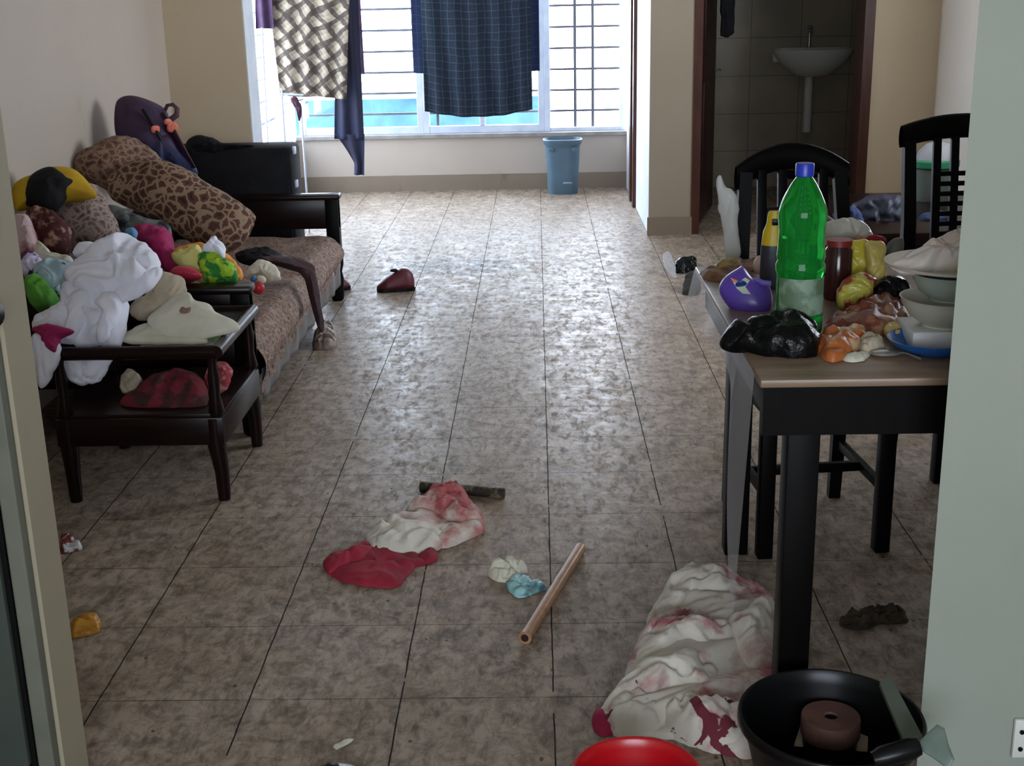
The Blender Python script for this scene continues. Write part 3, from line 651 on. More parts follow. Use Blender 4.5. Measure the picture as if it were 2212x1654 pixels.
cloth('magenta_strip', 'magenta cloth strip over the left end of the table rail', 'cloth', [(68, 712), (98, 700), (158, 714), (132, 732), (118, 760), (100, 752), (92, 730)], (xl, TY0 - 0.035, 0.52), (0, -0.8, 0.5), M['magenta'], t=0.03, tb=0.02, fold=0.008, seed=38)
cloth('white_cloth', 'white cloth sagging below the near rail of the low table', 'cloth', [(132, 762), (180, 766), (238, 764), (232, 800), (212, 824), (185, 834), (158, 828), (144, 800)], (-1.5, TY0 + 0.055, 0.45), (0, -1, 0.15), M['white'], t=0.03, tb=0.05, fold=0.006, seed=39)
cloth('red_print_cloth', 'red printed cloth spread on the shelf of the low table', 'cloth', [(262, 876), (290, 850), (320, 822), (370, 805), (430, 815), (450, 850), (440, 880), (350, 888)], (-1.2, TY0 + 0.1, 0.31), (0, -0.5, 0.86), mat('red_print', (112, 30, 40), (60, 30, 26), rough=0.85, scale=22, contrast=(0.45, 0.55)), t=0.04, tb=0.0, fold=0.015, seed=40)
cloth('pink_print_cloth', 'pinkish red cloth bunched at the right end of the table shelf', 'cloth', [(448, 800), (470, 782), (492, 786), (502, 810), (488, 840), (460, 852), (446, 835)], (TX - 0.07, TY0 + 0.22, 0.38), (0, -0.9, 0.4), mat('pink_print', (150, 52, 60), (190, 130, 124), rough=0.85, scale=34, contrast=(0.5, 0.6)), t=0.03, tb=0.05, fold=0.01, seed=41)
cloth('grey_white_cloth', 'grey white scrap beside the red printed cloth on the shelf', 'cloth', [(258, 820), (275, 800), (298, 806), (300, 835), (282, 850), (262, 842)], (-1.4, TY0 + 0.16, 0.36), (0, -0.9, 0.4), M['beige'], t=0.02, tb=0.05, fold=0.01, seed=42)

# small things on the divan front
cloth('black_scarf', 'black scarf bunched on the divan mattress behind the arm', 'scarf', [(508, 552), (545, 540), (585, 542), (615, 558), (600, 574), (560, 578), (528, 572)], (-1.3, 5.2, 0.39), (0, -0.3, 0.95), M['black'], t=0.03, fold=0.014, seed=43)
cloth('maroon_scarf', 'dark maroon scarf trailing over the divan edge towards the floor', 'scarf', [(560, 560), (610, 556), (650, 566), (674, 590), (684, 640), (694, 716), (684, 712), (668, 650), (656, 606), (630, 584), (590, 574)], (-1.06, 5.45, 0.36), (0.75, -0.35, 0.55), mat('maroon_scarf', (56, 26, 28), (38, 18, 20), rough=0.8), t=0.025, tb=0.01, fold=0.01, seed=44, lift=0.012, ctr=(655, 592))
cloth('white_shirt_scrap', 'small off white cloth lying beside the near divan arm', 'cloth', [(528, 598), (542, 574), (568, 563), (592, 572), (606, 598), (600, 604), (576, 604), (560, 592), (545, 600)], (-1.15, 4.95, 0.385), (0, -0.6, 0.8), M['cream'], t=0.02, tb=0.015, fold=0.006, seed=45)
ty = thing('small_toy', 'small red and blue toy on the divan edge by the arm', 'toy', tuple(at_plane(556, 635, (-1.1, 4.78, 0.38), (0.1, -0.6, 0.8))))
tp = at_plane(558, 622, (-1.1, 4.78, 0.39), (0.1, -0.6, 0.8))
mb = MB(); mb.blob(tp, (0.026, 0.02, 0.026), nu=20, nv=12); build('ball', mb, mat('red_plastic_toy', (176, 40, 46), rough=0.4), ty)
mb = MB(); mb.blob(tp + Vector((-0.018, 0.01, 0.035)), (0.013, 0.012, 0.013), nu=14, nv=8); build('blue_bead', mb, mat('blue_toy', (60, 110, 160), rough=0.3), ty)
mb = MB(); mb.blob(tp + Vector((0.012, 0.015, 0.032)), (0.02, 0.012, 0.015), (0, 0.5, 0), nu=14, nv=8); build('paper_tag', mb, M['cream'], ty)

# ------------------------------------------------------------------ washing hung before the window
RY = 9.7; RZ = 2.12
mb = MB(); pts = [(-1.62 + 2.36 * i / 20, 9.7 if i else 9.7, RZ + 0.06 - 0.10 * math.sin(PI * i / 20)) for i in range(21)]
pts[0] = (-2.02, 9.7, 2.2); mb.tube(pts, 0.004, 6); tag(build('clothes_line', mb, M['grille']), 'thin line across the bay carrying the washing', 'rope')
def hang(name, label, px0, px1, ybot, Y, m, amp=0.03, folds=6, arc=0.0, top=RZ, x_top=None, group=None, cat='cloth', seed=0, skew=0.0):
    a = at_y(px0, ybot, Y); b = at_y(px1, ybot, Y); zb = (a.z + b.z) / 2; x0, x1 = a.x, b.x
    ta, tb_ = x_top or (x0, x1)
    mb = MB()
    def fn(u, v):
        x = (ta + (tb_ - ta) * u) * (1 - v) + (x0 + (x1 - x0) * u) * v
        bot = zb - arc * math.sin(PI * u) + skew * u
        z = top + (bot - top) * v
        d = amp * (0.25 + 0.75 * v) * (math.sin(u * folds * 2 * PI + seed + 1.2 * math.sin(v * 3 + seed)) * 0.6 + noise.noise(Vector((x * 4, z * 2, seed))) * 0.9)
        return (x, Y + d, z + 0.01 * noise.noise(Vector((x * 6, seed, 0))))
    mb.grid(fn, 90, 60, (abs(x1 - x0), top - zb)); o = build(name, mb, m, solid=0.003, angle=80)
    return tag(o, label, cat, group)
M['navycheck'] = checks('navy_check_cotton', (18, 30, 46), (54, 76, 90), 0.052, 0.05, 0.08, dark=(14, 24, 42), trans=0.04, wob=0.02)
M['navydark'] = checks('navy_check_cotton_back', (24, 38, 72), (44, 60, 90), 0.05, 0.062, 0.1, trans=0.10)
M['cream_check'] = checks('cream_brown_check_cotton', (162, 150, 130), (46, 34, 32), 0.085, 0.10, 0.34, rot=0.62, dark=(108, 94, 82), w2=0.62, trans=0.07, wob=0.05)
lg = thing('checked_sarong', 'navy checked sarong hung over the line in the middle of the window', 'sarong', tuple(at_y(1030, 250, 9.7)))
for nm, a in (('front_drop', (918, 1150, 238, 9.62, M['navycheck'], 0.03, 5, 0.05, 1)), ('back_drop', (893, 1166, 156, 9.78, M['navydark'], 0.02, 4, 0.0, 3))):
    o = hang(nm, 'x', *a[:5], folds=a[6], arc=a[7], seed=a[8], amp=a[5])
    for k_ in ('label', 'category'): del o[k_]
    o.parent = lg; o.location = o.location - lg.location
hang('cream_checked_sarong', 'cream and brown checked cloth hung at the left of the window', 605, 748, 205, 9.55, M['cream_check'], amp=0.025, folds=4, cat='sarong', seed=5, skew=-0.03, x_top=(at_y(575, 0, 9.55).x, at_y(770, 0, 9.55).x), top=2.1)
M['navy'] = mat('navy_cotton', (28, 38, 64), (40, 34, 52), rough=0.85, scale=4)
hang('navy_scarf', 'long navy scarf hanging past the sill beside the cream checked cloth', 722, 786, 300, 9.66, M['navy'], amp=0.03, folds=2, cat='scarf', seed=8, x_top=(at_y(735, 0, 9.66).x, at_y(775, 0, 9.66).x), arc=0)
sf = bpy.context.scene.objects['navy_scarf']
mb = MB(); 
zt = at_y(750, 285, 9.66).z
def tail(u, v):
    px0 = 722 + (765 - 722) * min(1, v * 1.4) ** 0.8; px1 = 787
    a = at_y(px0, 290 + 88 * v, 9.66); b = at_y(px1, 290 + 88 * v, 9.66)
    p = a.lerp(b, u); return (p.x, p.y + 0.015 * math.sin(u * 9 + v * 2), p.z)
mb.grid(tail, 20, 24); o = build('tail', mb, M['navy'], sf, solid=0.003)
hang('purple_shawl', 'purple trimmed shawl strip hanging right of the cream checked cloth', 748, 788, 160, 9.72, mat('purple_cotton', (70, 48, 96), (110, 90, 110), rough=0.85, scale=14), amp=0.02, folds=2, cat='shawl', seed=11, x_top=(at_y(738, 0, 9.72).x, at_y(778, 0, 9.72).x))
hang('purple_shirt', 'dark purple garment hanging by the left end of the window', 552, 592, 62, 9.5, mat('plum_cotton', (44, 26, 52), (62, 38, 66), rough=0.85, scale=14), amp=0.03, folds=1.5, cat='garment', seed=14, x_top=(at_y(560, 0, 9.5).x, at_y(590, 0, 9.5).x))
# drying rack in the bay
rk = thing('drying_rack', 'thin white clothes rack standing in the bay beside the side window', 'rack', (-1.82, 9.0, 0))
ry = 9.0
for a, b in (((566, 60), (572, 300)), ((608, 190), (612, 300)), ((650, 235), (655, 300))):
    p, q_ = at_y(a[0], a[1], ry), at_y(b[0], b[1], ry); q_.z = 0.0; mb = MB(); mb.tube([p, q_], 0.007, 8); build('leg', mb, M['alu'], rk)
mb = MB(); mb.tube([at_y(560, 236, ry), at_y(600, 228, ry), at_y(655, 214, ry)], 0.006, 8); mb.tube([at_y(562, 200, ry), at_y(655, 205, ry)], 0.006, 8); build('rail', mb, M['alu'], rk)
cloth('plum_rag', 'small plum rag hooked on the drying rack', 'rag', [(628, 212), (640, 208), (648, 222), (652, 245), (646, 262), (640, 240), (632, 226)], (-1.7, 8.97, 0.8), (0, -1, 0), M['plum'], t=0.012, tb=0.01, fold=0.004)
# bin
def bin_():
    p = at_z(1216, 416, 0); y = p.y
    o = thing('waste_bin', 'blue grey plastic waste bin under the right window', 'bin', (p.x, y, 0))
    hw = (at_y(1256, 400, y).x - at_y(1178, 400, y).x) / 2; h = at_y(1216, 300, y).z
    mb = MB()
    prof = [(0.80, 0), (0.82, 0.01), (0.86, h * 0.3), (0.95, h * 0.85), (0.98, h * 0.9), (1.06, h * 0.93), (1.08, h), (1.0, h + 0.006), (0.96, h * 0.97), (0.8, 0.02), (0, 0.02)]
    vs = []; fs = []; n = 40
    for r, z in prof:
        for k in range(n):
            a = 2 * PI * k / n; sg = lambda c: math.copysign(abs(c) ** 0.55, c)
            vs.append(Vector((p.x + sg(math.cos(a)) * r * hw, y + sg(math.sin(a)) * r * hw * 0.8, z)))
    for i in range(len(prof) - 1):
        for k in range(n): fs.append((i * n + k, i * n + (k + 1) % n, (i + 1) * n + (k + 1) % n, (i + 1) * n + k))
    fs.append(tuple(reversed(range(n)))); mb.add(vs, fs)
    m = mat('blue_grey_plastic', (84, 108, 122), (78, 100, 114), rough=0.4); build('bucket', mb, m, o)
    mb = MB(); mb.box(p.x + 0.0, p.x + 0.075, y - hw * 0.74, y - hw * 0.70, h * 0.2, h * 0.23, 0.003); e = build('embossed_mark', mb, mat('pale_embossing', (140, 158, 168), rough=0.5), o)
    for sx in (-1, 1):
        mb = MB(); mb.box(p.x + sx * hw * 0.62 - 0.02, p.x + sx * hw * 0.62 + 0.02, y - hw * 0.83, y - hw * 0.76, h * 0.80, h * 0.87, 0.004); build('lid_catch', mb, m, o)
bin_()

# ------------------------------------------------------------------ floor litter
M['maroon'] = mat('maroon_rubber', (92, 28, 38), (74, 22, 30), rough=0.5)
def slipper(px, py, rot, s, label):
    p = at_z(px, py, 0); o = thing('slipper', label, 'slipper', (p.x, p.y, 0)); m = Matrix.Translation(p) @ Matrix.Rotation(rot, 4, 'Z')
    mb = MB(); sole = [(-0.135, 0.035), (-0.14, -0.02), (-0.10, -0.045), (0, -0.045), (0.09, -0.05), (0.135, -0.03), (0.14, 0.02), (0.10, 0.05), (0, 0.05), (-0.09, 0.05)]
    ring = catmull([Vector((a * s, b * s, 0)) for a, b in sole], 5); n = len(ring)
    vs = [m @ v for v in ring] + [m @ Vector((v.x * 1.02, v.y * 1.02, 0.022)) for v in ring]
    mb.add(vs, [(i, (i + 1) % n, n + (i + 1) % n, n + i) for i in range(n)] + [tuple(reversed(range(n))), tuple(range(n, 2 * n))]); build('sole', mb, M['black_plastic'], o)
    mb = MB()
    def up(u, v):
        x = (-0.13 + 0.2 * u) * s if False else (0.14 - 0.24 * u) * s; a = PI * v
        x = (0.14 - 0.275 * u) * s; kk = (u / .25) ** .5 if u < .25 else (max(0, 1 - ((u - .72) / .28) ** 2) ** .5 if u > .72 else 1)
        r = 0.055 * kk * s; hgt = (0.04 + 0.10 * min(1, u * 1.5)) * s * (0.35 + 0.65 * kk)
        return m @ Vector((x, r * math.cos(a) * 1.02, 0.018 + hgt * math.sin(a) ** 0.8))
    mb.grid(up, 24, 16); build('upper', mb, M['maroon'], o, solid=0.006, angle=80)
    mb = MB(); mb.tube([m @ Vector((-0.10 * s, -0.045 * s, 0.03)), m @ Vector((-0.13 * s, 0, 0.075 * s)), m @ Vector((-0.10 * s, 0.045 * s, 0.03))], 0.008, 8, flat=0.6); build('heel_strap', mb, M['black_plastic'], o)
    mb = MB(); c_ = m @ Vector((0.01 * s, 0, 0.155 * s)); mb.blob(c_, (0.03 * s, 0.024 * s, 0.012 * s), (0, 0, rot), nu=20, nv=8); build('opening', mb, M['black'], o)  # black blob paints the darkness inside the ankle opening
slipper(856, 628, 0.2 + PI, 0.76, 'maroon slipper alone in the middle of the shiny floor')
slipper(728, 628, 0.7, 0.6, 'maroon slipper half hidden behind the far divan leg')
cloth('brown_packet', 'crumpled brown packet on the floor by the divan front', 'packet', [(676, 750), (684, 722), (700, 706), (722, 716), (728, 735), (726, 750), (700, 757)], (0, 0, 0), UP, mat('brown_packet', (96, 78, 66), (130, 110, 96), rough=0.5, scale=30), t=0.05, fold=0.03, freq=14, seed=51)
cloth('small_pebble', 'tiny white shiny bead beside the crumpled brown packet', 'bead', [(713, 712), (718, 709), (722, 714), (718, 719)], (0, 0, 0.03), UP, M['white'], t=0.012, tb=0.02, fold=0)
# dark stick
a, b = at_z(908, 1062, 0.0), at_z(1090, 1076, 0.0)
mb = MB(); r_ = 0.018; L = [a.lerp(b, i / 12) + Vector((0, 0.004 * math.sin(i), r_)) for i in range(13)]; mb.tube(L, [r_ * (1 + 0.06 * math.sin(i * 2.4)) for i in range(13)], 16)
st = thing('branch', 'mossy dark stick lying behind the red and white rag', 'stick', tuple(a.lerp(b, .5)))
build('shaft', mb, mat('mossy_bark', (128, 118, 90), (38, 34, 24), rough=0.7, scale=18, contrast=(0.42, 0.58), bump=0.4, bscale=60), st)
mb = MB(); c_ = a.lerp(b, 0.44); mb.tube([c_ + Vector((0, 0, 0.03)), c_ + Vector((-0.006, 0, 0.048))], [0.008, 0.006], 8); build('twig_stub', mb, mat('bark', (70, 60, 46), rough=0.8), st)
# bamboo stick
a, b = at_z(1134, 1390, 0.0), at_z(1254, 1194, 0.0); d_ = (b - a)
mb = MB(); r_ = 0.0165; L = [a.lerp(b, i / 20) + Vector((0, 0, r_)) for i in range(21)]; mb.tube(L, [r_ * (1.08 if i in (0, 12) else 1.0) for i in range(21)], 18)
st = thing('bamboo_stick', 'pale brown bamboo stick lying on the open floor', 'stick', tuple(a.lerp(b, .5)))
build('shaft', mb, mat('bamboo', (170, 126, 88), (150, 108, 74), rough=0.4, scale=10, stretch=(3, 3, 3)), st)
mb = MB(); dd = d_.normalized(); c_ = a + Vector((0, 0, r_)) - dd * 0.0008; mb.tube([c_, c_ - dd * 0.001], [r_ * 0.62, r_ * 0.62], 16); build('dark_end_disc', mb, mat('hollow_shade', (40, 24, 16), rough=0.9), st)  # dark disc paints the shade inside the hollow end
# rag
rg = thing('rag', 'white cloth stained red lying with a red cloth in mid floor', 'rag', tuple(at_z(880, 1180, 0)))
mb = floor_puff([(730, 1228), (795, 1170), (880, 1190), (925, 1216), (895, 1228), (880, 1250), (850, 1270), (790, 1268), (735, 1256), (712, 1240)], t=0.022, fold=0.012, freq=14, seed=61, jag=0.006, power=0.35)
puff(mb, [(700, 1224), (712, 1208), (765, 1200), (792, 1180), (815, 1190), (800, 1215), (752, 1232), (712, 1243)], (0, 0, 0), UP, t=0.035, fold=0.014, freq=14, seed=58, jag=0.006, power=0.4)
puff(mb, [(905, 1204), (930, 1192), (944, 1194), (944, 1212), (922, 1220), (905, 1216)], (0, 0, 0), UP, t=0.02, fold=0.01, freq=18, seed=59, power=0.4)
build('red_cloth', mb, M['red'], rg, angle=80)
t = NT('white_stained_red'); vv = t.tc.outputs['Object']; sx = t.node('ShaderNodeSeparateXYZ'); t.link(vv, sx.inputs[0])
w_ = t.math('ADD', t.math('ADD', t.math('MULTIPLY', sx.outputs[0], 1.7), t.math('MULTIPLY', sx.outputs[1], 1.6)), t.math('MULTIPLY', t.math('SUBTRACT', t.noise(vv, 14, 5, 0.6), 0.5), 1.5))
c = t.mix(t.ramp(w_, [(0.20, (0,) * 3), (0.62, (1,) * 3)]), srgb((206, 200, 186)), srgb((168, 84, 84))); t.link(c, t.b.inputs['Base Color']); t.b.inputs['Roughness'].default_value = 0.85; M['stained'] = t.m
mb = floor_puff([(788, 1166), (800, 1155), (826, 1138), (870, 1118), (940, 1112), (968, 1126), (972, 1162), (950, 1188), (900, 1200), (840, 1208), (815, 1206), (798, 1190)], t=0.045, fold=0.022, freq=12, seed=62, k=24, per=8, jag=0.006, power=0.4)
puff(mb, [(874, 1116), (915, 1082), (950, 1070), (985, 1065), (1005, 1072), (1025, 1105), (1046, 1138), (1008, 1148), (965, 1136), (935, 1122)], (0, 0, 0), UP, t=0.06, fold=0.026, freq=13, seed=63, k=24, per=8, jag=0.006, power=0.45)
puff(mb, [(945, 1150), (985, 1142), (1042, 1140), (1040, 1154), (1000, 1172), (960, 1186), (940, 1176)], (0, 0, 0), UP, t=0.035, fold=0.018, freq=14, seed=60, k=20, per=8, jag=0.006, power=0.4)
build('white_cloth', mb, M['stained'], rg, angle=80)
cloth('white_tissue', 'crumpled white tissue on the floor beside the bamboo stick', 'tissue', [(1056, 1242), (1085, 1220), (1120, 1218), (1140, 1240), (1120, 1252), (1095, 1260), (1072, 1256)], (0, 0, 0), UP, M['cream'], t=0.03, fold=0.03, freq=22, seed=64)
cloth('blue_wrapper', 'pale blue crumpled wrapper touching the bamboo stick', 'wrapper', [(1092, 1262), (1120, 1245), (1150, 1258), (1184, 1272), (1160, 1282), (1120, 1292)], (0, 0, 0), UP, mat('pale_blue_wrapper', (150, 196, 196), (70, 110, 120), rough=0.35, scale=30, contrast=(0.45, 0.65)), t=0.016, fold=0.014, freq=24, seed=65)
cloth('yellow_wrapper', 'mustard yellow wrapper lying near the left door jamb', 'wrapper', [(152, 1356), (165, 1345), (192, 1338), (214, 1340), (216, 1362), (195, 1372), (160, 1378)], (0, 0, 0), UP, mat('mustard_wrapper', (190, 134, 30), (160, 106, 20), rough=0.4, scale=20), t=0.03, fold=0.014, freq=14, seed=66)
cloth('red_silver_wrapper', 'small red and silver wrapper on the floor beside the left jamb', 'wrapper', [(130, 1168), (145, 1163), (158, 1172), (176, 1180), (168, 1190), (140, 1198), (130, 1190)], (0, 0, 0), UP, mat('red_silver_foil', (110, 40, 36), (190, 190, 190), rough=0.3, scale=24, contrast=(0.5, 0.55)), t=0.025, fold=0.015, freq=20, seed=67)
cloth('paper_scrap', 'tiny white paper scrap on the tiles at the bottom of the view', 'scrap', [(720, 1612), (745, 1598), (764, 1598), (740, 1614), (724, 1622)], (0, 0, 0), UP, M['cream'], t=0.006, fold=0.004, freq=20, seed=68)
cloth('plant_debris', 'dark dried leaves scattered on the floor under the dining table', 'debris', [(1810, 1345), (1850, 1330), (1900, 1318), (1950, 1325), (1960, 1345), (1900, 1352), (1850, 1362)], (0, 0, 0), UP, mat('dried_leaf', (40, 32, 24), (70, 58, 44), rough=0.9, scale=40), t=0.02, fold=0.03, freq=22, seed=69)
#@@RIGHT
# ------------------------------------------------------------------ dining table
EX, EY0, EY1, EZ = 0.446, 2.50, 3.62, 0.835
dt = thing('dining_table', 'black legged dining table with brown top covered in rubbish', 'table', (0.9, 3.05, 0))
mb = MB(); mb.box(EX, 1.45, EY0, EY1, EZ - 0.018, EZ, 0.004); build('tabletop', mb, M['table_top'], dt)
mb = MB(); mb.box(EX + 0.01, 1.44, EY0 + 0.015, EY0 + 0.04, EZ - 0.125, EZ - 0.018); mb.box(EX + 0.03, EX + 0.055, EY0 + 0.02, EY1 - 0.02, EZ - 0.115, EZ - 0.018); mb.box(EX + 0.03, 1.43, EY1 - 0.045, EY1 - 0.02, EZ - 0.115, EZ - 0.018); mb.box(1.40, 1.43, EY0 + 0.02, EY1 - 0.02, EZ - 0.115, EZ - 0.018)
build('apron', mb, M['black_wood'], dt)
for (x, y) in ((0.545, 2.555), (0.567, 3.505), (1.36, 2.555), (1.36, 3.505)):
    mb = MB(); mb.box(x - 0.034, x + 0.034, y - 0.034, y + 0.034, 0, EZ - 0.02, 0.004); build('leg', mb, M['black_wood'], dt)
t = NT('clear_plastic'); t.b.inputs['Base Color'].default_value = (0.55, 0.55, 0.58, 1); t.b.inputs['Alpha'].default_value = 0.38; t.b.inputs['Roughness'].default_value = 0.25; M['clear'] = t.m
mb = MB()
def drop(u, v):
    y = EY0 + 0.04 + (EY1 - EY0 - 0.08) * u
    d = 0.10 + 0.03 * math.sin(u * 9) + 0.52 * max(0, 1 - u * 5.5) ** 0.8
    return (EX - 0.006 - 0.03 * v * (1 + math.sin(u * 14)) * 0.4, y + 0.10 * v * max(0, 1 - u * 5.5), EZ + 0.002 - d * v)
mb.grid(drop, 100, 12)
o = build('plastic_cover', mb, M['clear'], dt); o['label'] = 'clear plastic cover drooping off the left edge'

# ------------------------------------------------------------------ dining chairs
def chair(loc, rz, label, top=1.12, w=0.46, s=0.52, wt=None, arch=0.03):
    o = thing('dining_chair', label, 'chair', tuple(loc), 'dark dining chairs with pierced splats')
    wt = wt or w; m = Matrix.Translation(loc) @ Matrix.Rotation(rz, 4, 'Z')      # back lies at y=+0.22, seat towards -y
    def bx(nm, *boxes):
        mb = MB()
        for b in boxes: mb.box(*b, mtx=m)
        return build(nm, mb, M['black_wood'], o)
    bx('seat', (-w / 2, w / 2, -0.22, 0.22, s - 0.04, s, 0.008))
    bx('seat_frame', (-w / 2 + .02, w / 2 - .02, -0.2, -0.17, s - 0.10, s - 0.04, 0.003), (-w / 2 + .02, w / 2 - .02, 0.17, 0.2, s - 0.10, s - 0.04, 0.003), (-w / 2 + .02, -w / 2 + .05, -0.2, 0.2, s - 0.10, s - 0.04, 0.003), (w / 2 - .05, w / 2 - .02, -0.2, 0.2, s - 0.10, s - 0.04, 0.003))
    for sx in (-1, 1):
        bx('leg', (sx * (w / 2 - 0.025) - 0.022, sx * (w / 2 - 0.025) + 0.022, -0.215, -0.17, 0, s - 0.04, 0.004))
        mb = MB(); x = sx * (w / 2 - 0.025)
        pts = [(x, 0.235, 0), (x, 0.2, s), (sx * (wt / 2 - 0.025) * 0.4 + x * 0.6, 0.215, 0.8), (sx * (wt / 2 - 0.025), 0.26, top - 0.06)]
        mb.tube([m @ Vector(p) for p in pts], [0.026, 0.032, 0.030, 0.027], 4); build('back_post', mb, M['black_wood'], o, smooth=False)
    mb = MB()
    def crest(u, v):
        x = -wt / 2 - 0.005 + (wt + 0.01) * u; k = 1 - (2 * u - 1) ** 2
        a = 2 * PI * v; hh = 0.04 + 0.004 * k
        return m @ Vector((x, 0.262 + 0.02 * k + 0.018 * math.cos(a), top - 0.02 - arch + arch * k + hh * math.sin(a) * (1 if math.sin(a) > 0 else 0.9)))
    mb.grid(crest, 30, 16); build('crest_rail', mb, M['black_wood'], o, angle=50)
    # pierced splat: frame bars and small cross pieces
    mb = MB(); sw = 0.19;  zt = top - 0.08
    tilt = m @ Matrix.Translation((0, 0.205, s + 0.05)) @ Matrix.Rotation(-0.11, 4, 'X')
    H_ = zt - s - 0.05
    for x in (-sw / 2, -sw / 6, sw / 6, sw / 2): mb.box(x - 0.014, x + 0.014, -0.009, 0.009, 0.0, H_ + 0.03, 0.002, tilt)
    mb.box(-sw / 2, sw / 2, -0.009, 0.009, 0.0, H_ * 0.25, 0.002, tilt)
    for i in range(8): z = H_ * (0.30 + 0.07 * i); mb.box(-sw / 2, sw / 2, -0.008, 0.008, z, z + H_ * 0.034, 0.002, tilt)
    build('pierced_splat', mb, M['black_wood'], o)
    bx('stretcher', (-w / 2 + .03, w / 2 - .03, -0.01, 0.01, 0.18, 0.21, 0.003), (-w / 2 + .015, -w / 2 + .035, -0.2, 0.22, 0.18, 0.21, 0.003), (w / 2 - .035, w / 2 - .015, -0.2, 0.22, 0.18, 0.21, 0.003))
    return o
chair(Vector((1.50, 4.25, 0)), 0.10, 'dark dining chair at the right, beside the pale doorway edge', top=at_y(2055, 262, 4.5).z, w=0.44)
chair(Vector((0.80, 3.67, 0)), 0.10, 'dark dining chair tucked under the far side of the table behind the green bottle', top=1.12, w=0.40, wt=0.34, arch=0.06)
t = NT('white_plastic_sheet'); t.b.inputs['Base Color'].default_value = srgb((190, 188, 184)); t.b.inputs['Roughness'].default_value = 0.45; M['wplastic'] = t.m
cloth('white_plastic_bag', 'long white plastic bag hanging from the turned dining chair', 'bag', [(1548, 392), (1556, 380), (1566, 400), (1592, 428), (1596, 500), (1598, 556), (1570, 562), (1562, 500), (1550, 430)], (0.6, 3.76, 0.8), (-0.3, -0.95, 0), M['wplastic'], t=0.012, tb=0.012, fold=0.008, seed=71, along=(0, 0, 1))

# ------------------------------------------------------------------ things on the dining table
def on_table(px, py): return at_z(px, py, EZ)
def hz(px, ytop, base): return at_y(px, ytop, base.y).z - EZ
def wid(w, base): return (at_y(1700 + w, 650, base.y) - at_y(1700, 650, base.y)).length
# green bottle
b = on_table(1722, 726); Hb = hz(1728, 352, b); u_ = wid(1, b)
gb = thing('soda_bottle', 'tall green plastic soda bottle with blue cap and torn label', 'bottle', tuple(b))
yb = lambda y: Hb * (726 - y) / (726 - 352)
t = NT('green_pet'); t.b.inputs['Base Color'].default_value = (0.02, 0.42, 0.06, 1); t.b.inputs['Transmission Weight'].default_value = 0.75; t.b.inputs['Roughness'].default_value = 0.06; t.b.inputs['IOR'].default_value = 1.2; M['pet'] = t.m
prof = [(0, 3), (34, 0), (46, 4), (52, 16), (52, 55), (50, 60), (50, 138), (53, 144), (53, 160), (49, 168), (52, 178), (50, 200), (49, 234), (52, 258), (51, 276), (46, 292), (37, 312), (26, 332), (17, 345), (15, 352)]
mb = MB(); mb.lathe(b, [(r * u_, z * Hb / 374) for r, z in prof], 40); o = build('bottle', mb, M['pet'], gb, angle=70)
mb = MB(); mb.lathe(b, [(17.5 * u_, 346 * Hb / 374), (19.5 * u_, 348 * Hb / 374), (19.5 * u_, 371 * Hb / 374), (18 * u_, 374 * Hb / 374), (0, 374 * Hb / 374)], 28); build('cap', mb, mat('blue_cap', (36, 56, 168), rough=0.35), gb)
mb = MB()
mb.grid(lambda a, v: (b.x + 51.2 * u_ * math.cos(-2.75 + a * 2.9), b.y + 51.2 * u_ * math.sin(-2.75 + a * 2.9), b.z + (60 + 76 * v + (8 * math.sin(a * 7) if v < .1 else 0)) * Hb / 374), 40, 8)
build('label', mb, mat('faded_label', (120, 140, 120), (84, 104, 78), rough=0.5, scale=20, contrast=(0.45, 0.55)), gb)
mb = MB(); mb.lathe(b, [(0, 6 * Hb / 374), (46 * u_, 8 * Hb / 374), (49 * u_, 40 * Hb / 374), (0, 41 * Hb / 374)], 28); build('liquid', mb, mat('dark_green_liquid', (10, 50, 22), rough=0.1, coat=0.3), gb)
# black polythene bag in front
cloth('black_polythene_bag', 'black polythene bag slumped over the table corner before the green bottle', 'bag', [(1554, 742), (1578, 720), (1640, 705), (1700, 694), (1748, 698), (1768, 724), (1762, 768), (1720, 776), (1650, 766), (1600, 754), (1568, 756)], (0.6, 2.75, EZ + 0.03), (0, -0.35, 0.94), M['polythene'], t=0.05, tb=0.02, fold=0.022, freq=11, seed=81, ctr=(1690, 735))
# purple box
pb = thing('purple_lunch_box', 'purple plastic box with a picture beside the green bottle', 'box', tuple(on_table(1612, 676)))
PP, PN = tuple(on_table(1610, 668)), (-0.2, -0.8, 0.55)
t = NT('purple_plastic'); t.b.inputs['Base Color'].default_value = srgb((88, 64, 160)); t.b.inputs['Roughness'].default_value = 0.3; M['purple'] = t.m
mb = puff(MB(), [(1554, 632), (1562, 604), (1596, 580), (1606, 578), (1630, 606), (1662, 618), (1668, 660), (1650, 682), (1618, 684), (1580, 668)], PP, PN, t=0.04, tb=0.04, fold=0, power=0.45); build('shell', mb, M['purple'], pb, angle=60)
qq = lambda x, y, d: at_plane(x, y, PP, PN) + Vector(PN).normalized() * d
mb = MB(); st_ = [(1580, 612), (1600, 620), (1612, 612), (1622, 618), (1612, 632), (1624, 648), (1606, 646), (1594, 636)]
vs = [qq(x, y, 0.0405) for x, y in st_] + [qq(x, y, 0.037) for x, y in st_]; n = len(st_)
mb.add(vs, [tuple(reversed(range(n)))] + [(i, (i + 1) % n, n + (i + 1) % n, n + i) for i in range(n)]); build('picture', mb, mat('printed_picture', (190, 196, 180), (220, 120, 90), rough=0.4, scale=26, contrast=(0.5, 0.55)), pb, smooth=False)
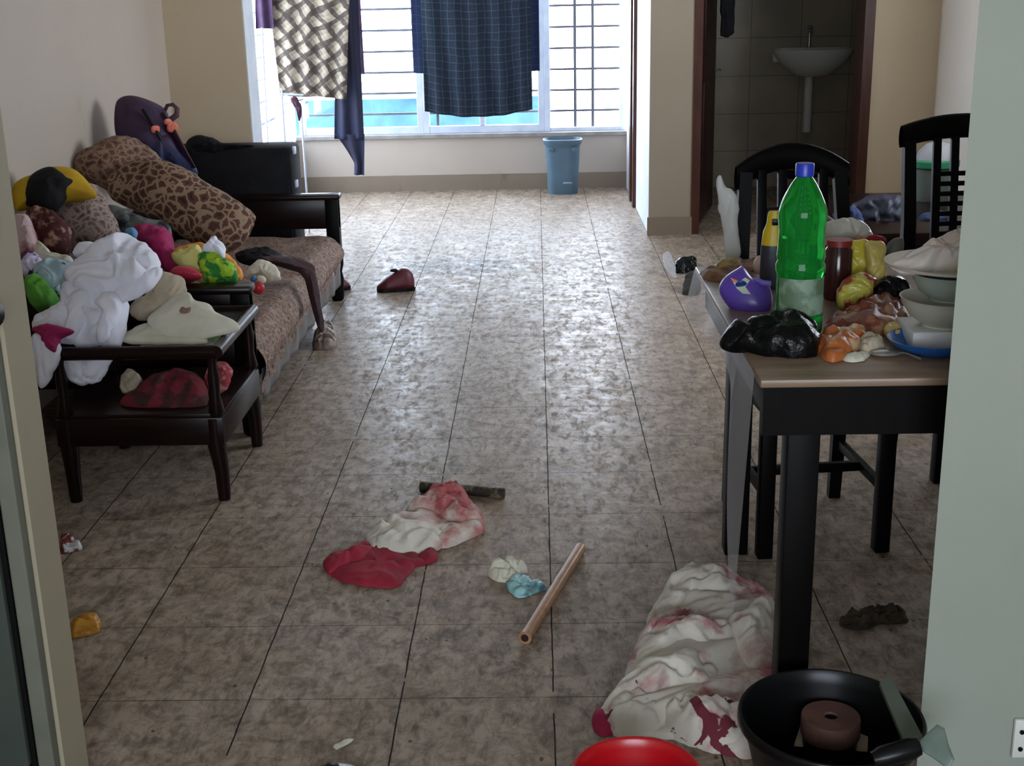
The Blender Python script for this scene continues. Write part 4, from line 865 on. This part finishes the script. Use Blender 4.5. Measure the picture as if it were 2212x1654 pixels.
mb = MB(); mb.blob(qq(1603, 628, 0.042), (0.014, 0.004, 0.014), (0.6, 0, 0), nu=16, nv=8); build('blue_dot', mb, mat('blue_print', (20, 60, 120), rough=0.4), pb)
mb = MB(); mb.tube([qq(1632, 610, 0.02), qq(1650, 622, 0.035), qq(1666, 622, 0.03)], 0.007, 8); build('rim', mb, mat('lilac_plastic', (120, 104, 190), rough=0.3), pb)
# yellow topped bottle
b = on_table(1668, 622); u_ = wid(1, b); h1 = hz(1668, 528, b); h2 = hz(1668, 456, b)
yb_ = thing('cleaner_bottle', 'dark bottle with yellow top behind the green bottle', 'bottle', tuple(b))
mb = MB(); mb.lathe(b, [(0, 0), (26 * u_, 0), (28 * u_, 0.01), (28 * u_, h1 * 0.9), (27 * u_, h1), (0, h1)], 28, sy=0.7); build('body', mb, mat('dark_bottle_plastic', (46, 44, 52), rough=0.35), yb_)
mb = MB(); mb.lathe(b, [(27 * u_, h1), (24 * u_, h1 + (h2 - h1) * 0.4), (18 * u_, h1 + (h2 - h1) * 0.6), (15 * u_, h2 - 0.01), (13 * u_, h2), (0, h2)], 28, sy=0.7); build('top', mb, mat('yellow_plastic_top', (200, 164, 20), rough=0.35), yb_)
mb = MB(); mb.box(b.x - 0.01, b.x + 0.008, b.y - 0.025, b.y - 0.012, EZ + h1 + (h2 - h1) * 0.62, EZ + h1 + (h2 - h1) * 0.8, 0.002); build('nozzle_mark', mb, M['black_plastic'], yb_)
b = on_table(1640, 598); mb = MB(); mb.blob(b + Vector((0, 0, 0.03)), (0.018, 0.018, 0.03), nu=18, nv=12); tag(build('salt_shaker', mb, mat('pinkish_ceramic', (206, 176, 160), rough=0.4)), 'small pinkish white pot left of the yellow topped bottle', 'pot')
M['brownpaper'] = mat('brown_paper', (124, 88, 60), (84, 46, 34), rough=0.7, scale=9, contrast=(0.45, 0.6), bump=0.2)
cloth('brown_paper', 'brown and red paper lying near the far left edge of the dining table', 'paper', [(1512, 592), (1550, 580), (1600, 572), (1650, 565), (1655, 600), (1620, 618), (1570, 612), (1530, 606)], (0, 0, EZ), UP, M['brownpaper'], t=0.02, fold=0.014, seed=83)
cloth('yellow_paper', 'yellowish paper behind the purple box below the white plastic bag', 'paper', [(1548, 575), (1580, 562), (1604, 566), (1600, 582), (1570, 590), (1545, 588)], (0, 0, EZ + 0.01), UP, mat('yellow_brown_paper', (158, 134, 62), (110, 88, 40), rough=0.6, scale=14), t=0.02, tb=0.008, fold=0.01, seed=84)
cloth('dark_packet', 'black crumpled packet on the floor beyond the far left table corner', 'packet', [(1456, 566), (1474, 556), (1498, 556), (1506, 568), (1502, 584), (1478, 596), (1458, 588)], (1.0, 7.45, 0.05), (0, -0.7, 0.7), M['polythene'], t=0.03, tb=0.02, fold=0.01, seed=85)
cloth('olive_rag', 'dark olive rag on the floor between the black packet and the table', 'rag', [(1484, 590), (1512, 586), (1516, 612), (1508, 640), (1490, 648), (1474, 632), (1476, 608)], (0.9, 6.95, 0.06), (0, -0.45, 0.9), mat('olive_cloth', (46, 44, 32), (28, 26, 20), rough=0.8), t=0.012, tb=0.012, fold=0.008, seed=86)
cloth('clear_plastic_scrap', 'shiny clear plastic scrap on the floor left of the black packet', 'plastic', [(1432, 552), (1446, 545), (1456, 570), (1460, 598), (1446, 592), (1436, 574)], (0.85, 7.3, 0.03), (0, -0.4, 0.9), M['clear'], t=0.01, tb=0.01, fold=0.006, seed=87)
# jar and packets behind the bottle
b = on_table(1806, 645); u_ = wid(1, b); h1 = hz(1806, 517, b)
mb = MB(); jr_ = thing('dark_jar', 'dark maroon jar standing right of the green bottle', 'jar', tuple(b))
mb.lathe(b, [(0, 0), (26 * u_, 0), (30 * u_, 0.012), (30 * u_, h1 * 0.82), (24 * u_, h1 * 0.9), (24 * u_, h1 * 0.92)], 28); build('body', mb, mat('maroon_glass', (44, 20, 20), (60, 26, 24), rough=0.15), jr_)
mb = MB(); mb.lathe(b, [(28 * u_, h1 * 0.9), (28 * u_, h1), (0, h1)], 28); build('lid', mb, mat('red_lid', (120, 34, 30), rough=0.4), jr_)
M['snack'] = mat('yellow_red_foil', (196, 180, 60), (168, 76, 62), rough=0.35, scale=14, contrast=(0.5, 0.55), bump=0.3, bscale=20)
M['snack2'] = mat('yellow_foil', (206, 186, 92), (176, 150, 96), rough=0.35, scale=8, bump=0.3, bscale=20)
M['snack3'] = mat('red_yellow_foil', (176, 168, 70), (140, 44, 34), rough=0.3, scale=12, contrast=(0.48, 0.52), bump=0.4, bscale=24)
cloth('snack_packet', 'yellow and red snack packet standing right of the dark jar', 'packet', [(1832, 528), (1850, 522), (1878, 524), (1880, 590), (1872, 612), (1830, 612), (1826, 570)], tuple(on_table(1852, 640)), (0, -0.97, 0.25), M['snack'], t=0.025, tb=0.025, fold=0.006, seed=91)
cloth('snack_packet', 'plain pale yellow packet standing at the right of the snack packets', 'packet', [(1874, 524), (1910, 522), (1912, 560), (1910, 616), (1880, 620), (1872, 600)], tuple(on_table(1892, 650)), (0.1, -0.97, 0.25), M['snack2'], t=0.02, tb=0.02, fold=0.004, seed=92)
cloth('snack_packet', 'crumpled red and yellow packet lying in front of the standing packets', 'packet', [(1806, 645), (1812, 612), (1830, 598), (1870, 592), (1895, 606), (1888, 630), (1878, 662), (1840, 672), (1812, 662)], tuple(on_table(1845, 668)), (0, -0.85, 0.5), M['snack3'], t=0.035, tb=0.03, fold=0.014, freq=12, seed=93)
cloth('white_food_bags', 'white plastic food bags with red and orange print behind the dark jar', 'bags', [(1778, 486), (1800, 476), (1830, 472), (1862, 482), (1884, 505), (1886, 524), (1840, 528), (1780, 524)], tuple(on_table(1830, 606)), (0, -0.9, 0.4), mat('white_print_plastic', (184, 178, 168), (196, 110, 80), rough=0.4, scale=11, contrast=(0.58, 0.64)), t=0.05, tb=0.06, fold=0.012, seed=94)
cloth('red_packet', 'small red packet on top between the food bags and the pale yellow packet', 'packet', [(1878, 512), (1892, 508), (1912, 512), (1914, 526), (1885, 528)], tuple(on_table(1893, 618)), (0, -0.9, 0.4), M['red'], t=0.02, tb=0.03, fold=0.004, seed=95)
cloth('black_wrap', 'black plastic wrap between the snack packets and the bowls', 'wrap', [(1884, 660), (1880, 630), (1898, 608), (1930, 594), (1956, 606), (1962, 640), (1940, 660), (1905, 668)], tuple(on_table(1920, 664)), (0, -0.8, 0.6), M['polythene'], t=0.035, tb=0.03, fold=0.014, seed=96)
cloth('grey_bowl_lid', 'dull grey lid leaning behind the pale yellow packet', 'lid', [(1914, 530), (1932, 514), (1950, 514), (1952, 540), (1936, 556), (1916, 550)], tuple(on_table(1934, 600)), (-0.2, -0.9, 0.4), mat('dull_grey_plastic', (96, 94, 86), rough=0.5), t=0.012, tb=0.04, fold=0.002)
# bowls
def bowl(px, pyc, w, hpx, label, c1, depth=0.5, z0=None, name='bowl', yref=None):
    # rim centre pixel; depth plane from the table
    b = on_table(px, yref); u = wid(1, b); zt_ = at_y(px, pyc, b.y).z; r = w / 2 * u; h = hpx * u * 0.96; zb = zt_ - h
    mb = MB(); mb.lathe((b.x, b.y, zb), [(r * depth, 0), (r * depth, 0.004), (r * 0.78, h * 0.35), (r * 0.95, h * 0.75), (r * 1.0, h * 0.97), (r * 1.02, h), (r * 0.98, h), (r * 0.93, h * 0.78), (r * 0.7, h * 0.35), (r * 0.3, h * 0.14), (0, h * 0.12)], 44)
    return tag(build(name, mb, c1, angle=50), label, 'bowl'), b, zb, zt_, r
M['enamel'] = mat('cream_ceramic', (190, 186, 170), (178, 172, 154), rough=0.3, scale=4)
M['enamel2'] = mat('pale_green_ceramic', (160, 168, 156), (150, 158, 148), rough=0.3, scale=4)
o, b, zb, zt_, r = bowl(2036, 640, 192, 66, 'cream bowl standing on the white box at the table edge', M['enamel'], yref=742)
mb = MB(); mb.box(b.x - 0.085, b.x + 0.09, b.y - 0.06, b.y + 0.08, EZ, zb, 0.006); tag(build('white_box', mb, M['wplastic']), 'white box standing under the cream bowl', 'box')
o, b2, zb2, zt2, r2 = bowl(2042, 588, 165, 62, 'pale green bowl nested in the cream bowl', M['enamel2'], yref=742)
pt = thing('plate_of_scraps', 'white plate heaped with paper and bones topping the bowls', 'plate', (b2.x, b2.y, zt2))
mb = MB(); rr = (at_y(2055, 588, b2.y) - at_y(1908, 588, b2.y)).length
mb.lathe((b2.x + 0.01, b2.y + 0.02, zt2), [(0, 0), (rr * .6, 0.002), (rr * 0.98, 0.014), (rr, 0.02), (rr * .97, 0.02), (rr * .6, 0.008), (0, 0.006)], 44); build('plate', mb, M['enamel'], pt)
mb = puff(MB(), [(1918, 574), (1955, 552), (1985, 532), (2012, 524), (2035, 512), (2080, 498), (2130, 510), (2150, 560), (2120, 590), (2020, 592), (1960, 588)], (b2.x, b2.y, zt2 + 0.02), (0, -0.75, 0.66), t=0.03, tb=0.05, fold=0.03, freq=14, seed=101, jag=0.012)
build('paper', mb, mat('greasy_paper', (214, 204, 196), (196, 172, 156), rough=0.7, scale=12), pt)
b = on_table(2015, 758); u_ = wid(1, b)
mb = MB(); rb = 100 * u_; mb.lathe(b, [(0, 0), (rb * .6, 0), (rb * .9, 0.018), (rb, 0.03), (rb * .97, 0.031), (rb * .85, 0.02), (rb * .55, 0.006), (0, 0.005)], 44); tag(build('blue_plate', mb, mat('blue_plastic', (30, 92, 160), (24, 80, 146), rough=0.25)), 'bright blue plastic plate under the white box', 'plate')
# scraps
cloth('food_scraps', 'brown and orange food scraps spilled before the blue plate', 'scraps', [(1758, 756), (1775, 735), (1815, 724), (1862, 722), (1880, 738), (1858, 760), (1832, 776), (1800, 784), (1770, 772)], (0, 0, EZ), UP, mat('orange_peel', (168, 92, 44), (190, 160, 120), rough=0.5, scale=16, contrast=(0.5, 0.62)), t=0.03, fold=0.02, freq=16, seed=111)
cloth('onion_skins', 'reddish brown peelings strewn between the bottle and the bowls', 'peelings', [(1782, 716), (1800, 698), (1850, 684), (1895, 660), (1945, 655), (1965, 690), (1950, 716), (1900, 728), (1840, 726)], (0, 0, EZ), UP, mat('red_brown_peel', (112, 54, 38), (150, 112, 84), rough=0.55, scale=20, contrast=(0.48, 0.6)), t=0.03, fold=0.03, freq=16, seed=112)
cloth('yellow_peel', 'small yellow peel beside the blue plate', 'peel', [(1908, 712), (1925, 700), (1952, 702), (1955, 716), (1930, 726)], (0, 0, EZ + 0.02), UP, mat('yellow_peel', (196, 160, 50), (170, 160, 130), rough=0.5, scale=20), t=0.012, tb=0.02, fold=0.006, seed=113)
cloth('tissue_ball', 'crumpled whitish tissue left of the blue plate', 'tissue', [(1852, 750), (1872, 738), (1902, 736), (1910, 752), (1890, 766), (1860, 766)], (0, 0, EZ), UP, M['beige'], t=0.025, fold=0.016, freq=20, seed=114)
cloth('eggshell', 'white eggshell piece at the front of the table', 'eggshell', [(1824, 774), (1850, 768), (1878, 768), (1872, 778), (1845, 784), (1828, 782)], (0, 0, EZ), UP, M['cream'], t=0.014, fold=0.004, freq=20, seed=115)
b = on_table(1925, 772); sp = thing('spoon', 'metal spoon lying in front of the blue plate', 'spoon', tuple(b))
M['steel'] = mat('dull_steel', (170, 166, 160), rough=0.3, metal=0.8)
c1_ = on_table(1912, 770); c2_ = on_table(1990, 782)
mb = MB(); mb.blob(c1_ + Vector((0, 0, 0.008)), (0.034, 0.02, 0.007), nu=24, nv=10); build('spoon_bowl', mb, M['steel'], sp)
mb = MB(); mb.tube([c1_ + Vector((0.03, 0, 0.008)), c1_.lerp(c2_, .6) + Vector((0, 0, 0.014)), c2_ + Vector((0, 0, 0.006))], [0.004, 0.003, 0.006], 8, flat=0.5); build('handle', mb, M['steel'], sp)

# ------------------------------------------------------------------ far right: heap on a low cot
ct = thing('wooden_cot', 'dark low wooden cot standing against the far right wall', 'cot', (2.1, 6.9, 0))
mb = MB(); mb.box(1.55, 2.6, 6.3, 7.6, 0.36, 0.42, 0.01); build('bed_board', mb, M['wood'], ct)
for x in (1.6, 2.55):
    for y in (6.35, 7.55):
        mb = MB(); mb.box(x - 0.035, x + 0.035, y - 0.035, y + 0.035, 0, 0.36, 0.004); build('leg', mb, M['wood'], ct)
bz = at_y(1870, 530, 6.7)
cloth('navy_travel_bag', 'dark navy travel bag heaped behind the snack packets', 'bag', [(1836, 468), (1846, 440), (1880, 424), (1925, 420), (1950, 430), (1962, 500), (1955, 560), (1900, 560), (1860, 530), (1842, 500)], (1.9, 6.8, 0.6), (-0.2, -0.95, 0.2), mat('navy_black_nylon', (22, 24, 34), (34, 38, 54), rough=0.55, scale=10, bump=0.2), t=0.12, tb=0.15, fold=0.02, seed=121)
cloth('blue_cloth', 'dark blue cloth spilling left of the travel bag', 'cloth', [(1800, 462), (1822, 448), (1850, 450), (1868, 475), (1860, 505), (1828, 500), (1806, 484)], (1.8, 6.6, 0.6), (-0.2, -0.9, 0.3), mat('dark_blue_cotton', (28, 44, 84), (22, 30, 60), rough=0.8), t=0.05, tb=0.12, fold=0.012, seed=122)
cloth('blue_jeans', 'blue jeans piled seen through the right dining chair', 'jeans', [(1970, 500), (1985, 470), (2020, 455), (2060, 470), (2085, 520), (2080, 575), (2010, 580), (1972, 560)], (2.2, 6.7, 0.55), (-0.2, -0.9, 0.3), mat('denim', (38, 60, 92), (26, 34, 52), rough=0.85, scale=9), t=0.08, tb=0.12, fold=0.02, seed=123)
gp = at_y(2010, 430, 7.3)
gpail = thing('covered_pail', 'grey pail with a green rim seen through the right dining chair', 'pail', (gp.x, 7.3, 0.42))
zt_ = at_y(2010, 350, 7.3).z; r = 0.13
mb = MB(); mb.lathe((gp.x, 7.3, 0.42), [(0, 0), (r * .72, 0), (r * .78, 0.02), (r, zt_ - 0.42), (0, zt_ - 0.42)], 32); build('pail', mb, mat('grey_pail', (112, 120, 112), rough=0.5), gpail)
mb = MB(); mb.lathe((gp.x, 7.3, zt_), [(r * 1.0, -0.03), (r * 1.1, -0.02), (r * 1.1, 0.012), (r * .9, 0.02)], 32); build('rim', mb, mat('green_rim', (46, 120, 84), rough=0.4), gpail)
mb = MB(); mb.lathe((gp.x + 0.02, 7.3, zt_ + 0.01), [(r * .9, 0), (r * .8, 0.05), (r * .5, 0.09), (0, 0.11)], 32); build('cover', mb, mat('pale_grey_cover', (150, 150, 152), rough=0.5), gpail)

# ------------------------------------------------------------------ bathroom
BY = 10.69; bp_ = at_y(1757, 105, BY - 0.24); hw = (at_y(1757, 100, BY - 0.24) - at_y(1668, 100, BY - 0.24)).length
sk = thing('wash_basin', 'white wall hung wash basin in the dark bathroom', 'basin', (bp_.x, BY - 0.24, bp_.z - 0.3))
M['ceramic'] = mat('white_ceramic', (206, 206, 198), rough=0.2)
mb = MB(); d_ = 0.24
hb = at_y(1757, 105, BY - .24).z - at_y(1757, 165, BY - .24).z
prof = [(0.25, -hb), (0.45, -hb * 0.92), (0.8, -hb * 0.5), (0.97, -hb * 0.15), (1.0, 0), (0.93, 0.0), (0.8, -hb * 0.2), (0.4, -hb * 0.6), (0, -hb * 0.65)]
mb.lathe((bp_.x, BY - d_, bp_.z), [(r * hw, z) for r, z in prof], 40, sy=d_ / hw); build('basin_bowl', mb, M['ceramic'], sk)
mb = MB(); mb.box(bp_.x - hw * 0.9, bp_.x + hw * 0.9, BY - 0.10, BY, bp_.z - hb * 0.5, bp_.z + 0.005, 0.01); build('back_ledge', mb, M['ceramic'], sk)
mb = MB(); pz = at_y(1752, 285, BY - .12).z; mb.tube([(bp_.x, BY - 0.12, bp_.z - hb * 0.8), (bp_.x, BY - 0.12, pz)], 0.035, 16); build('waste_pipe', mb, M['ceramic'], sk)
mb = MB(); mb.tube([(bp_.x, BY - 0.07, bp_.z), (bp_.x, BY - 0.07, bp_.z + 0.12), (bp_.x, BY - 0.11, bp_.z + 0.14), (bp_.x, BY - 0.16, bp_.z + 0.11)], [0.014, 0.012, 0.011, 0.010], 12); mb.blob((bp_.x, BY - 0.07, bp_.z + 0.16), (0.022, 0.022, 0.014), nu=16, nv=8); build('tap', mb, M['steel'], sk)
cloth('dark_towel', 'dark towel hanging beside the bathroom door leaf', 'towel', [(1556, -30), (1588, -30), (1586, 72), (1572, 82), (1556, 78)], (1.45, 9.6, 1.5), (0, -1, 0), M['black'], t=0.02, tb=0.02, fold=0.008, seed=131, along=(0, 0, 1), smooth=False)
cloth('floor_bucket_rag', 'dark bundle on the bathroom floor under the basin', 'bundle', [(1700, 345), (1715, 325), (1745, 322), (1768, 335), (1770, 380), (1700, 385)], (1.9, 9.9, 0.2), (0, -1, 0.1), M['black'], t=0.06, tb=0.1, fold=0.02, seed=132)

# ------------------------------------------------------------------ foreground right corner
# big crumpled stained sheet on the floor
t = NT('sheet_stained'); vv = t.tc.outputs['Object']
nz = t.noise(vv, 7, 5, 0.6, 0.4)
c = t.mix(t.ramp(nz, [(0.52, (0,) * 3), (0.66, (1,) * 3)]), srgb((206, 198, 184)), srgb((158, 92, 92)))
sx = t.node('ShaderNodeSeparateXYZ'); t.link(vv, sx.inputs[0])
lo = t.math('ADD', t.math('MULTIPLY', sx.outputs[1], -2.2), t.math('MULTIPLY', t.math('SUBTRACT', t.noise(vv, 12, 4, 0.5, 1.0), 0.5), 3.2))
c = t.mix(t.ramp(lo, [(0.95, (0,) * 3), (1.05, (1,) * 3)]), c, srgb((104, 34, 44)))
t.link(c, t.b.inputs['Base Color']); t.b.inputs['Roughness'].default_value = 0.88; t.bump(t.noise(vv, 30, 4), 0.2, 0.008); M['sheet2'] = t.m
ss = thing('stained_sheet', 'big crumpled white sheet with red stains beside the black tub', 'sheet', tuple(at_z(1480, 1460, 0)))
mb = floor_puff([(1488, 1252), (1540, 1256), (1610, 1268), (1660, 1285), (1678, 1330), (1676, 1450), (1660, 1560), (1630, 1635), (1580, 1638), (1520, 1612), (1455, 1600), (1380, 1590), (1330, 1590), (1290, 1562), (1330, 1515), (1360, 1440), (1385, 1385), (1405, 1330), (1440, 1280)], t=0.045, fold=0.06, freq=7.5, seed=141, k=48, per=9, power=0.3, along=(0.9, 0.5, 0), jag=0.01)
for i_, (q_, h_) in enumerate((([(1425, 1310), (1450, 1270), (1490, 1250), (1560, 1256), (1625, 1285), (1590, 1312), (1510, 1320), (1450, 1350)], 0.075), ([(1392, 1385), (1440, 1362), (1520, 1372), (1610, 1400), (1570, 1440), (1470, 1446), (1385, 1470), (1362, 1440)], 0.085),
        ([(1560, 1372), (1630, 1330), (1672, 1350), (1672, 1460), (1620, 1480), (1580, 1440)], 0.08), ([(1345, 1520), (1380, 1468), (1470, 1450), (1560, 1476), (1545, 1520), (1450, 1526), (1390, 1548)], 0.08),
        ([(1425, 1560), (1500, 1532), (1600, 1560), (1615, 1622), (1540, 1628), (1460, 1600)], 0.065), ([(1310, 1556), (1340, 1530), (1410, 1534), (1430, 1576), (1370, 1592), (1325, 1590)], 0.055))):
    puff(mb, q_, (0, 0, 0), UP, t=h_, fold=0.03, freq=11, seed=145 + i_, k=24, per=8, jag=0.01, power=0.45)
build('sheet', mb, M['sheet2'], ss, angle=80)
mb = floor_puff([(1280, 1548), (1300, 1530), (1318, 1545), (1332, 1582), (1300, 1592), (1282, 1576)], t=0.03, fold=0.006, seed=142); build('crimson_corner', mb, mat('crimson_hem', (150, 26, 66), rough=0.8), ss, angle=80)
mb = floor_puff([(1300, 1530), (1312, 1526), (1338, 1568), (1332, 1584), (1316, 1560)], t=0.034, fold=0.004, seed=143); build('blue_hem', mb, mat('blue_hem', (52, 90, 170), rough=0.8), ss, angle=80)
def tub(px, py, z, w, depth_, m, name, label, rim=0.018, lipdir=1, taper=0.72, parts=True):
    c = at_z(px, py, z); r = (at_z(px + w / 2, py, z) - at_z(px - w / 2, py, z)).length / 2
    o = thing(name, label, 'tub', (c.x, c.y, 0))
    mb = MB(); h = z
    mb.lathe((c.x, c.y, 0), [(0, 0), (r * taper * .95, 0), (r * taper, 0.01), (r * 0.93, h * 0.86), (r * 0.95, h * 0.9), (r * 0.95, h - rim * 0.4)], 64)
    mb.lathe((c.x, c.y, 0), [(r * 0.94, h - rim * 0.7), (r * .98, h - rim), (r, h - rim * .7), (r, h - rim * .2), (r * .985, h), (r * .955, h), (r * .93, h - rim * .3), (r * .90, h * .86), (r * (taper - .03), 0.012), (0, 0.011)], 64)
    build('tub_wall', mb, m, o, angle=50); return o, c, r
o, c, r = tub(1795, 1543, 0.20, 402, 0.2, M['black_plastic'], 'black_tub', 'large round black plastic tub at the foot of the dining table', rim=0.025)
print('tub r', r, c)
mb = MB()
for a_ in (-0.25,): 
    mb.tube([(c.x + r * math.cos(a_ - .12), c.y + r * math.sin(a_ - .12), 0.16), (c.x + r * 1.1 * math.cos(a_), c.y + r * 1.1 * math.sin(a_), 0.17), (c.x + r * math.cos(a_ + .12), c.y + r * math.sin(a_ + .12), 0.16)], 0.01, 10)
build('handle', mb, M['black_plastic'], o)
# coil stove inside the tub
cc = at_z(1795, 1545, 0.15); rr = (at_z(1860, 1545, 0.15) - at_z(1732, 1545, 0.15)).length / 2
sv = thing('grinding_stone', 'round brown disc with a centre hole on a black base inside the tub', 'stone', (cc.x, cc.y, 0.012))
M['brownstone'] = mat('brown_stone', (98, 66, 56), (80, 54, 46), rough=0.75, scale=20, bump=0.2)
mb = MB(); mb.lathe((cc.x, cc.y, 0), [(rr * .24, 0.105), (rr * .97, 0.105), (rr, 0.11), (rr, 0.145), (rr * .97, 0.15), (rr * .24, 0.15), (rr * .21, 0.147), (rr * .21, 0.107), (rr * .24, 0.105)], 44); build('disc', mb, M['brownstone'], sv, angle=40)
mb = MB(); mb.lathe((cc.x, cc.y, 0), [(0, 0.012), (rr * .8, 0.012), (rr * .92, 0.03), (rr * .92, 0.1), (0, 0.104)], 40); build('base', mb, M['black_plastic'], sv)
mb = MB(); mb.lathe((cc.x, cc.y, 0), [(rr * .2, 0.104), (rr * .2, 0.146), (0, 0.146)], 24); build('dark_hole_plug', mb, M['black_plastic'], sv)  # black plug gives the hole its darkness
q_ = [at_z(x, y, 0.085) for x, y in ((1752, 1496), (1878, 1516), (1874, 1618), (1716, 1606))]
mb = MB(); mb.add([v for v in q_] + [v - Vector((0, 0, 0.006)) for v in q_], [(3, 2, 1, 0), (4, 5, 6, 7), (0, 1, 5, 4), (1, 2, 6, 5), (2, 3, 7, 6), (3, 0, 4, 7)])
tag(build('cardboard_piece', mb, M['beige'], smooth=False), 'square piece of pale cardboard around the brown disc in the black tub', 'cardboard')
# board standing between tub and wall, knife across the rim
M['glassy'] = mat('greenish_board', (96, 104, 88), (84, 92, 76), rough=0.4)
p1 = Vector((c.x + r + 0.012, c.y + 0.12, 0)); 
mb = MB(); zt_ = 0.205
bd = [at_z(1900, 1474, 0.214), at_z(1924, 1460, 0.214), at_z(1992, 1588, 0.214), at_z(1956, 1608, 0.214)]
vs = [v.copy() for v in bd] + [Vector((v.x, v.y, v.z - 0.010)) for v in bd]
mb.add(vs, [(3, 2, 1, 0), (4, 5, 6, 7), (0, 1, 5, 4), (1, 2, 6, 5), (2, 3, 7, 6), (3, 0, 4, 7)])
tag(build('chopping_board', mb, M['glassy'], smooth=False), 'greenish narrow board resting on the black tub rim by the wall', 'board')
kn = thing('cleaver', 'cleaver with a thick black handle lying over the tub edge', 'cleaver', tuple(at_z(1960, 1610, 0.20)))
a, b = at_z(1885, 1640, 0.215), at_z(1985, 1612, 0.235)
mb = MB(); mb.tube([a, a.lerp(b, .2), a.lerp(b, .8), b], [0.014, 0.020, 0.021, 0.016], 16); build('handle', mb, M['black_plastic'], kn)
KP, KN = tuple(b), (-0.3, -0.7, 0.6)
mb = puff(MB(), [(1986, 1600), (2006, 1580), (2024, 1564), (2040, 1572), (2050, 1610), (2062, 1640), (2048, 1662), (2020, 1640), (1992, 1622)], KP, KN, t=0.003, tb=0.003, fold=0, smooth=False, power=0.3); build('blade', mb, mat('tarnished_blade', (110, 122, 112), (90, 104, 94), rough=0.35, metal=0.3, scale=14), kn, angle=30)
# red tub
t = NT('red_plastic'); t.b.inputs['Base Color'].default_value = srgb((172, 14, 22)); t.b.inputs['Roughness'].default_value = 0.3; M['redp'] = t.m
tub(1376, 1668, 0.16, 288, 0.1, M['redp'], 'red_tub', 'bright red plastic tub at the bottom edge of the view', rim=0.012, taper=0.7)
# dark pan lid at the bottom
c = at_z(718, 1676, 0.03); r = (at_z(788, 1670, 0.03) - at_z(648, 1670, 0.03)).length / 2
ld = thing('pan_lid', 'dark pan lid lying on the floor, cut by the bottom of the view', 'lid', (c.x, c.y, 0))
mb = MB(); mb.lathe((c.x, c.y, 0), [(r, 0), (r, 0.012), (r * .95, 0.02), (r * .7, 0.028), (0, 0.032)], 40); build('disc', mb, mat('dark_enamel', (40, 38, 38), rough=0.3), ld)
mb = MB(); mb.lathe((c.x, c.y, 0.03), [(0.01, 0), (0.008, 0.012), (0.018, 0.018), (0.014, 0.026), (0, 0.028)], 20); build('knob', mb, M['black_plastic'], ld)
# wall socket
s_ = at_y(2198, 1590, 2.36)
so = thing('wall_socket', 'white wall socket low on the pale doorway wall', 'socket', (s_.x + 0.02, 2.36, s_.z))
mb = MB(); mb.box(s_.x - 0.012, s_.x + 0.07, 2.348, 2.36, s_.z - 0.045, s_.z + 0.045, 0.004); build('plate', mb, M['ceramic'], so)
for dz in (-0.022, 0.018):
    mb = MB(); mb.lathe((s_.x + 0.003, 2.348, s_.z + dz), [(0.005, 0), (0.005, 0.003), (0, 0.003)], 12, Matrix.Rotation(PI / 2, 3, 'X')); build('dark_pin_disc', mb, M['black_plastic'], so)  # black disc paints the dark of a pin hole
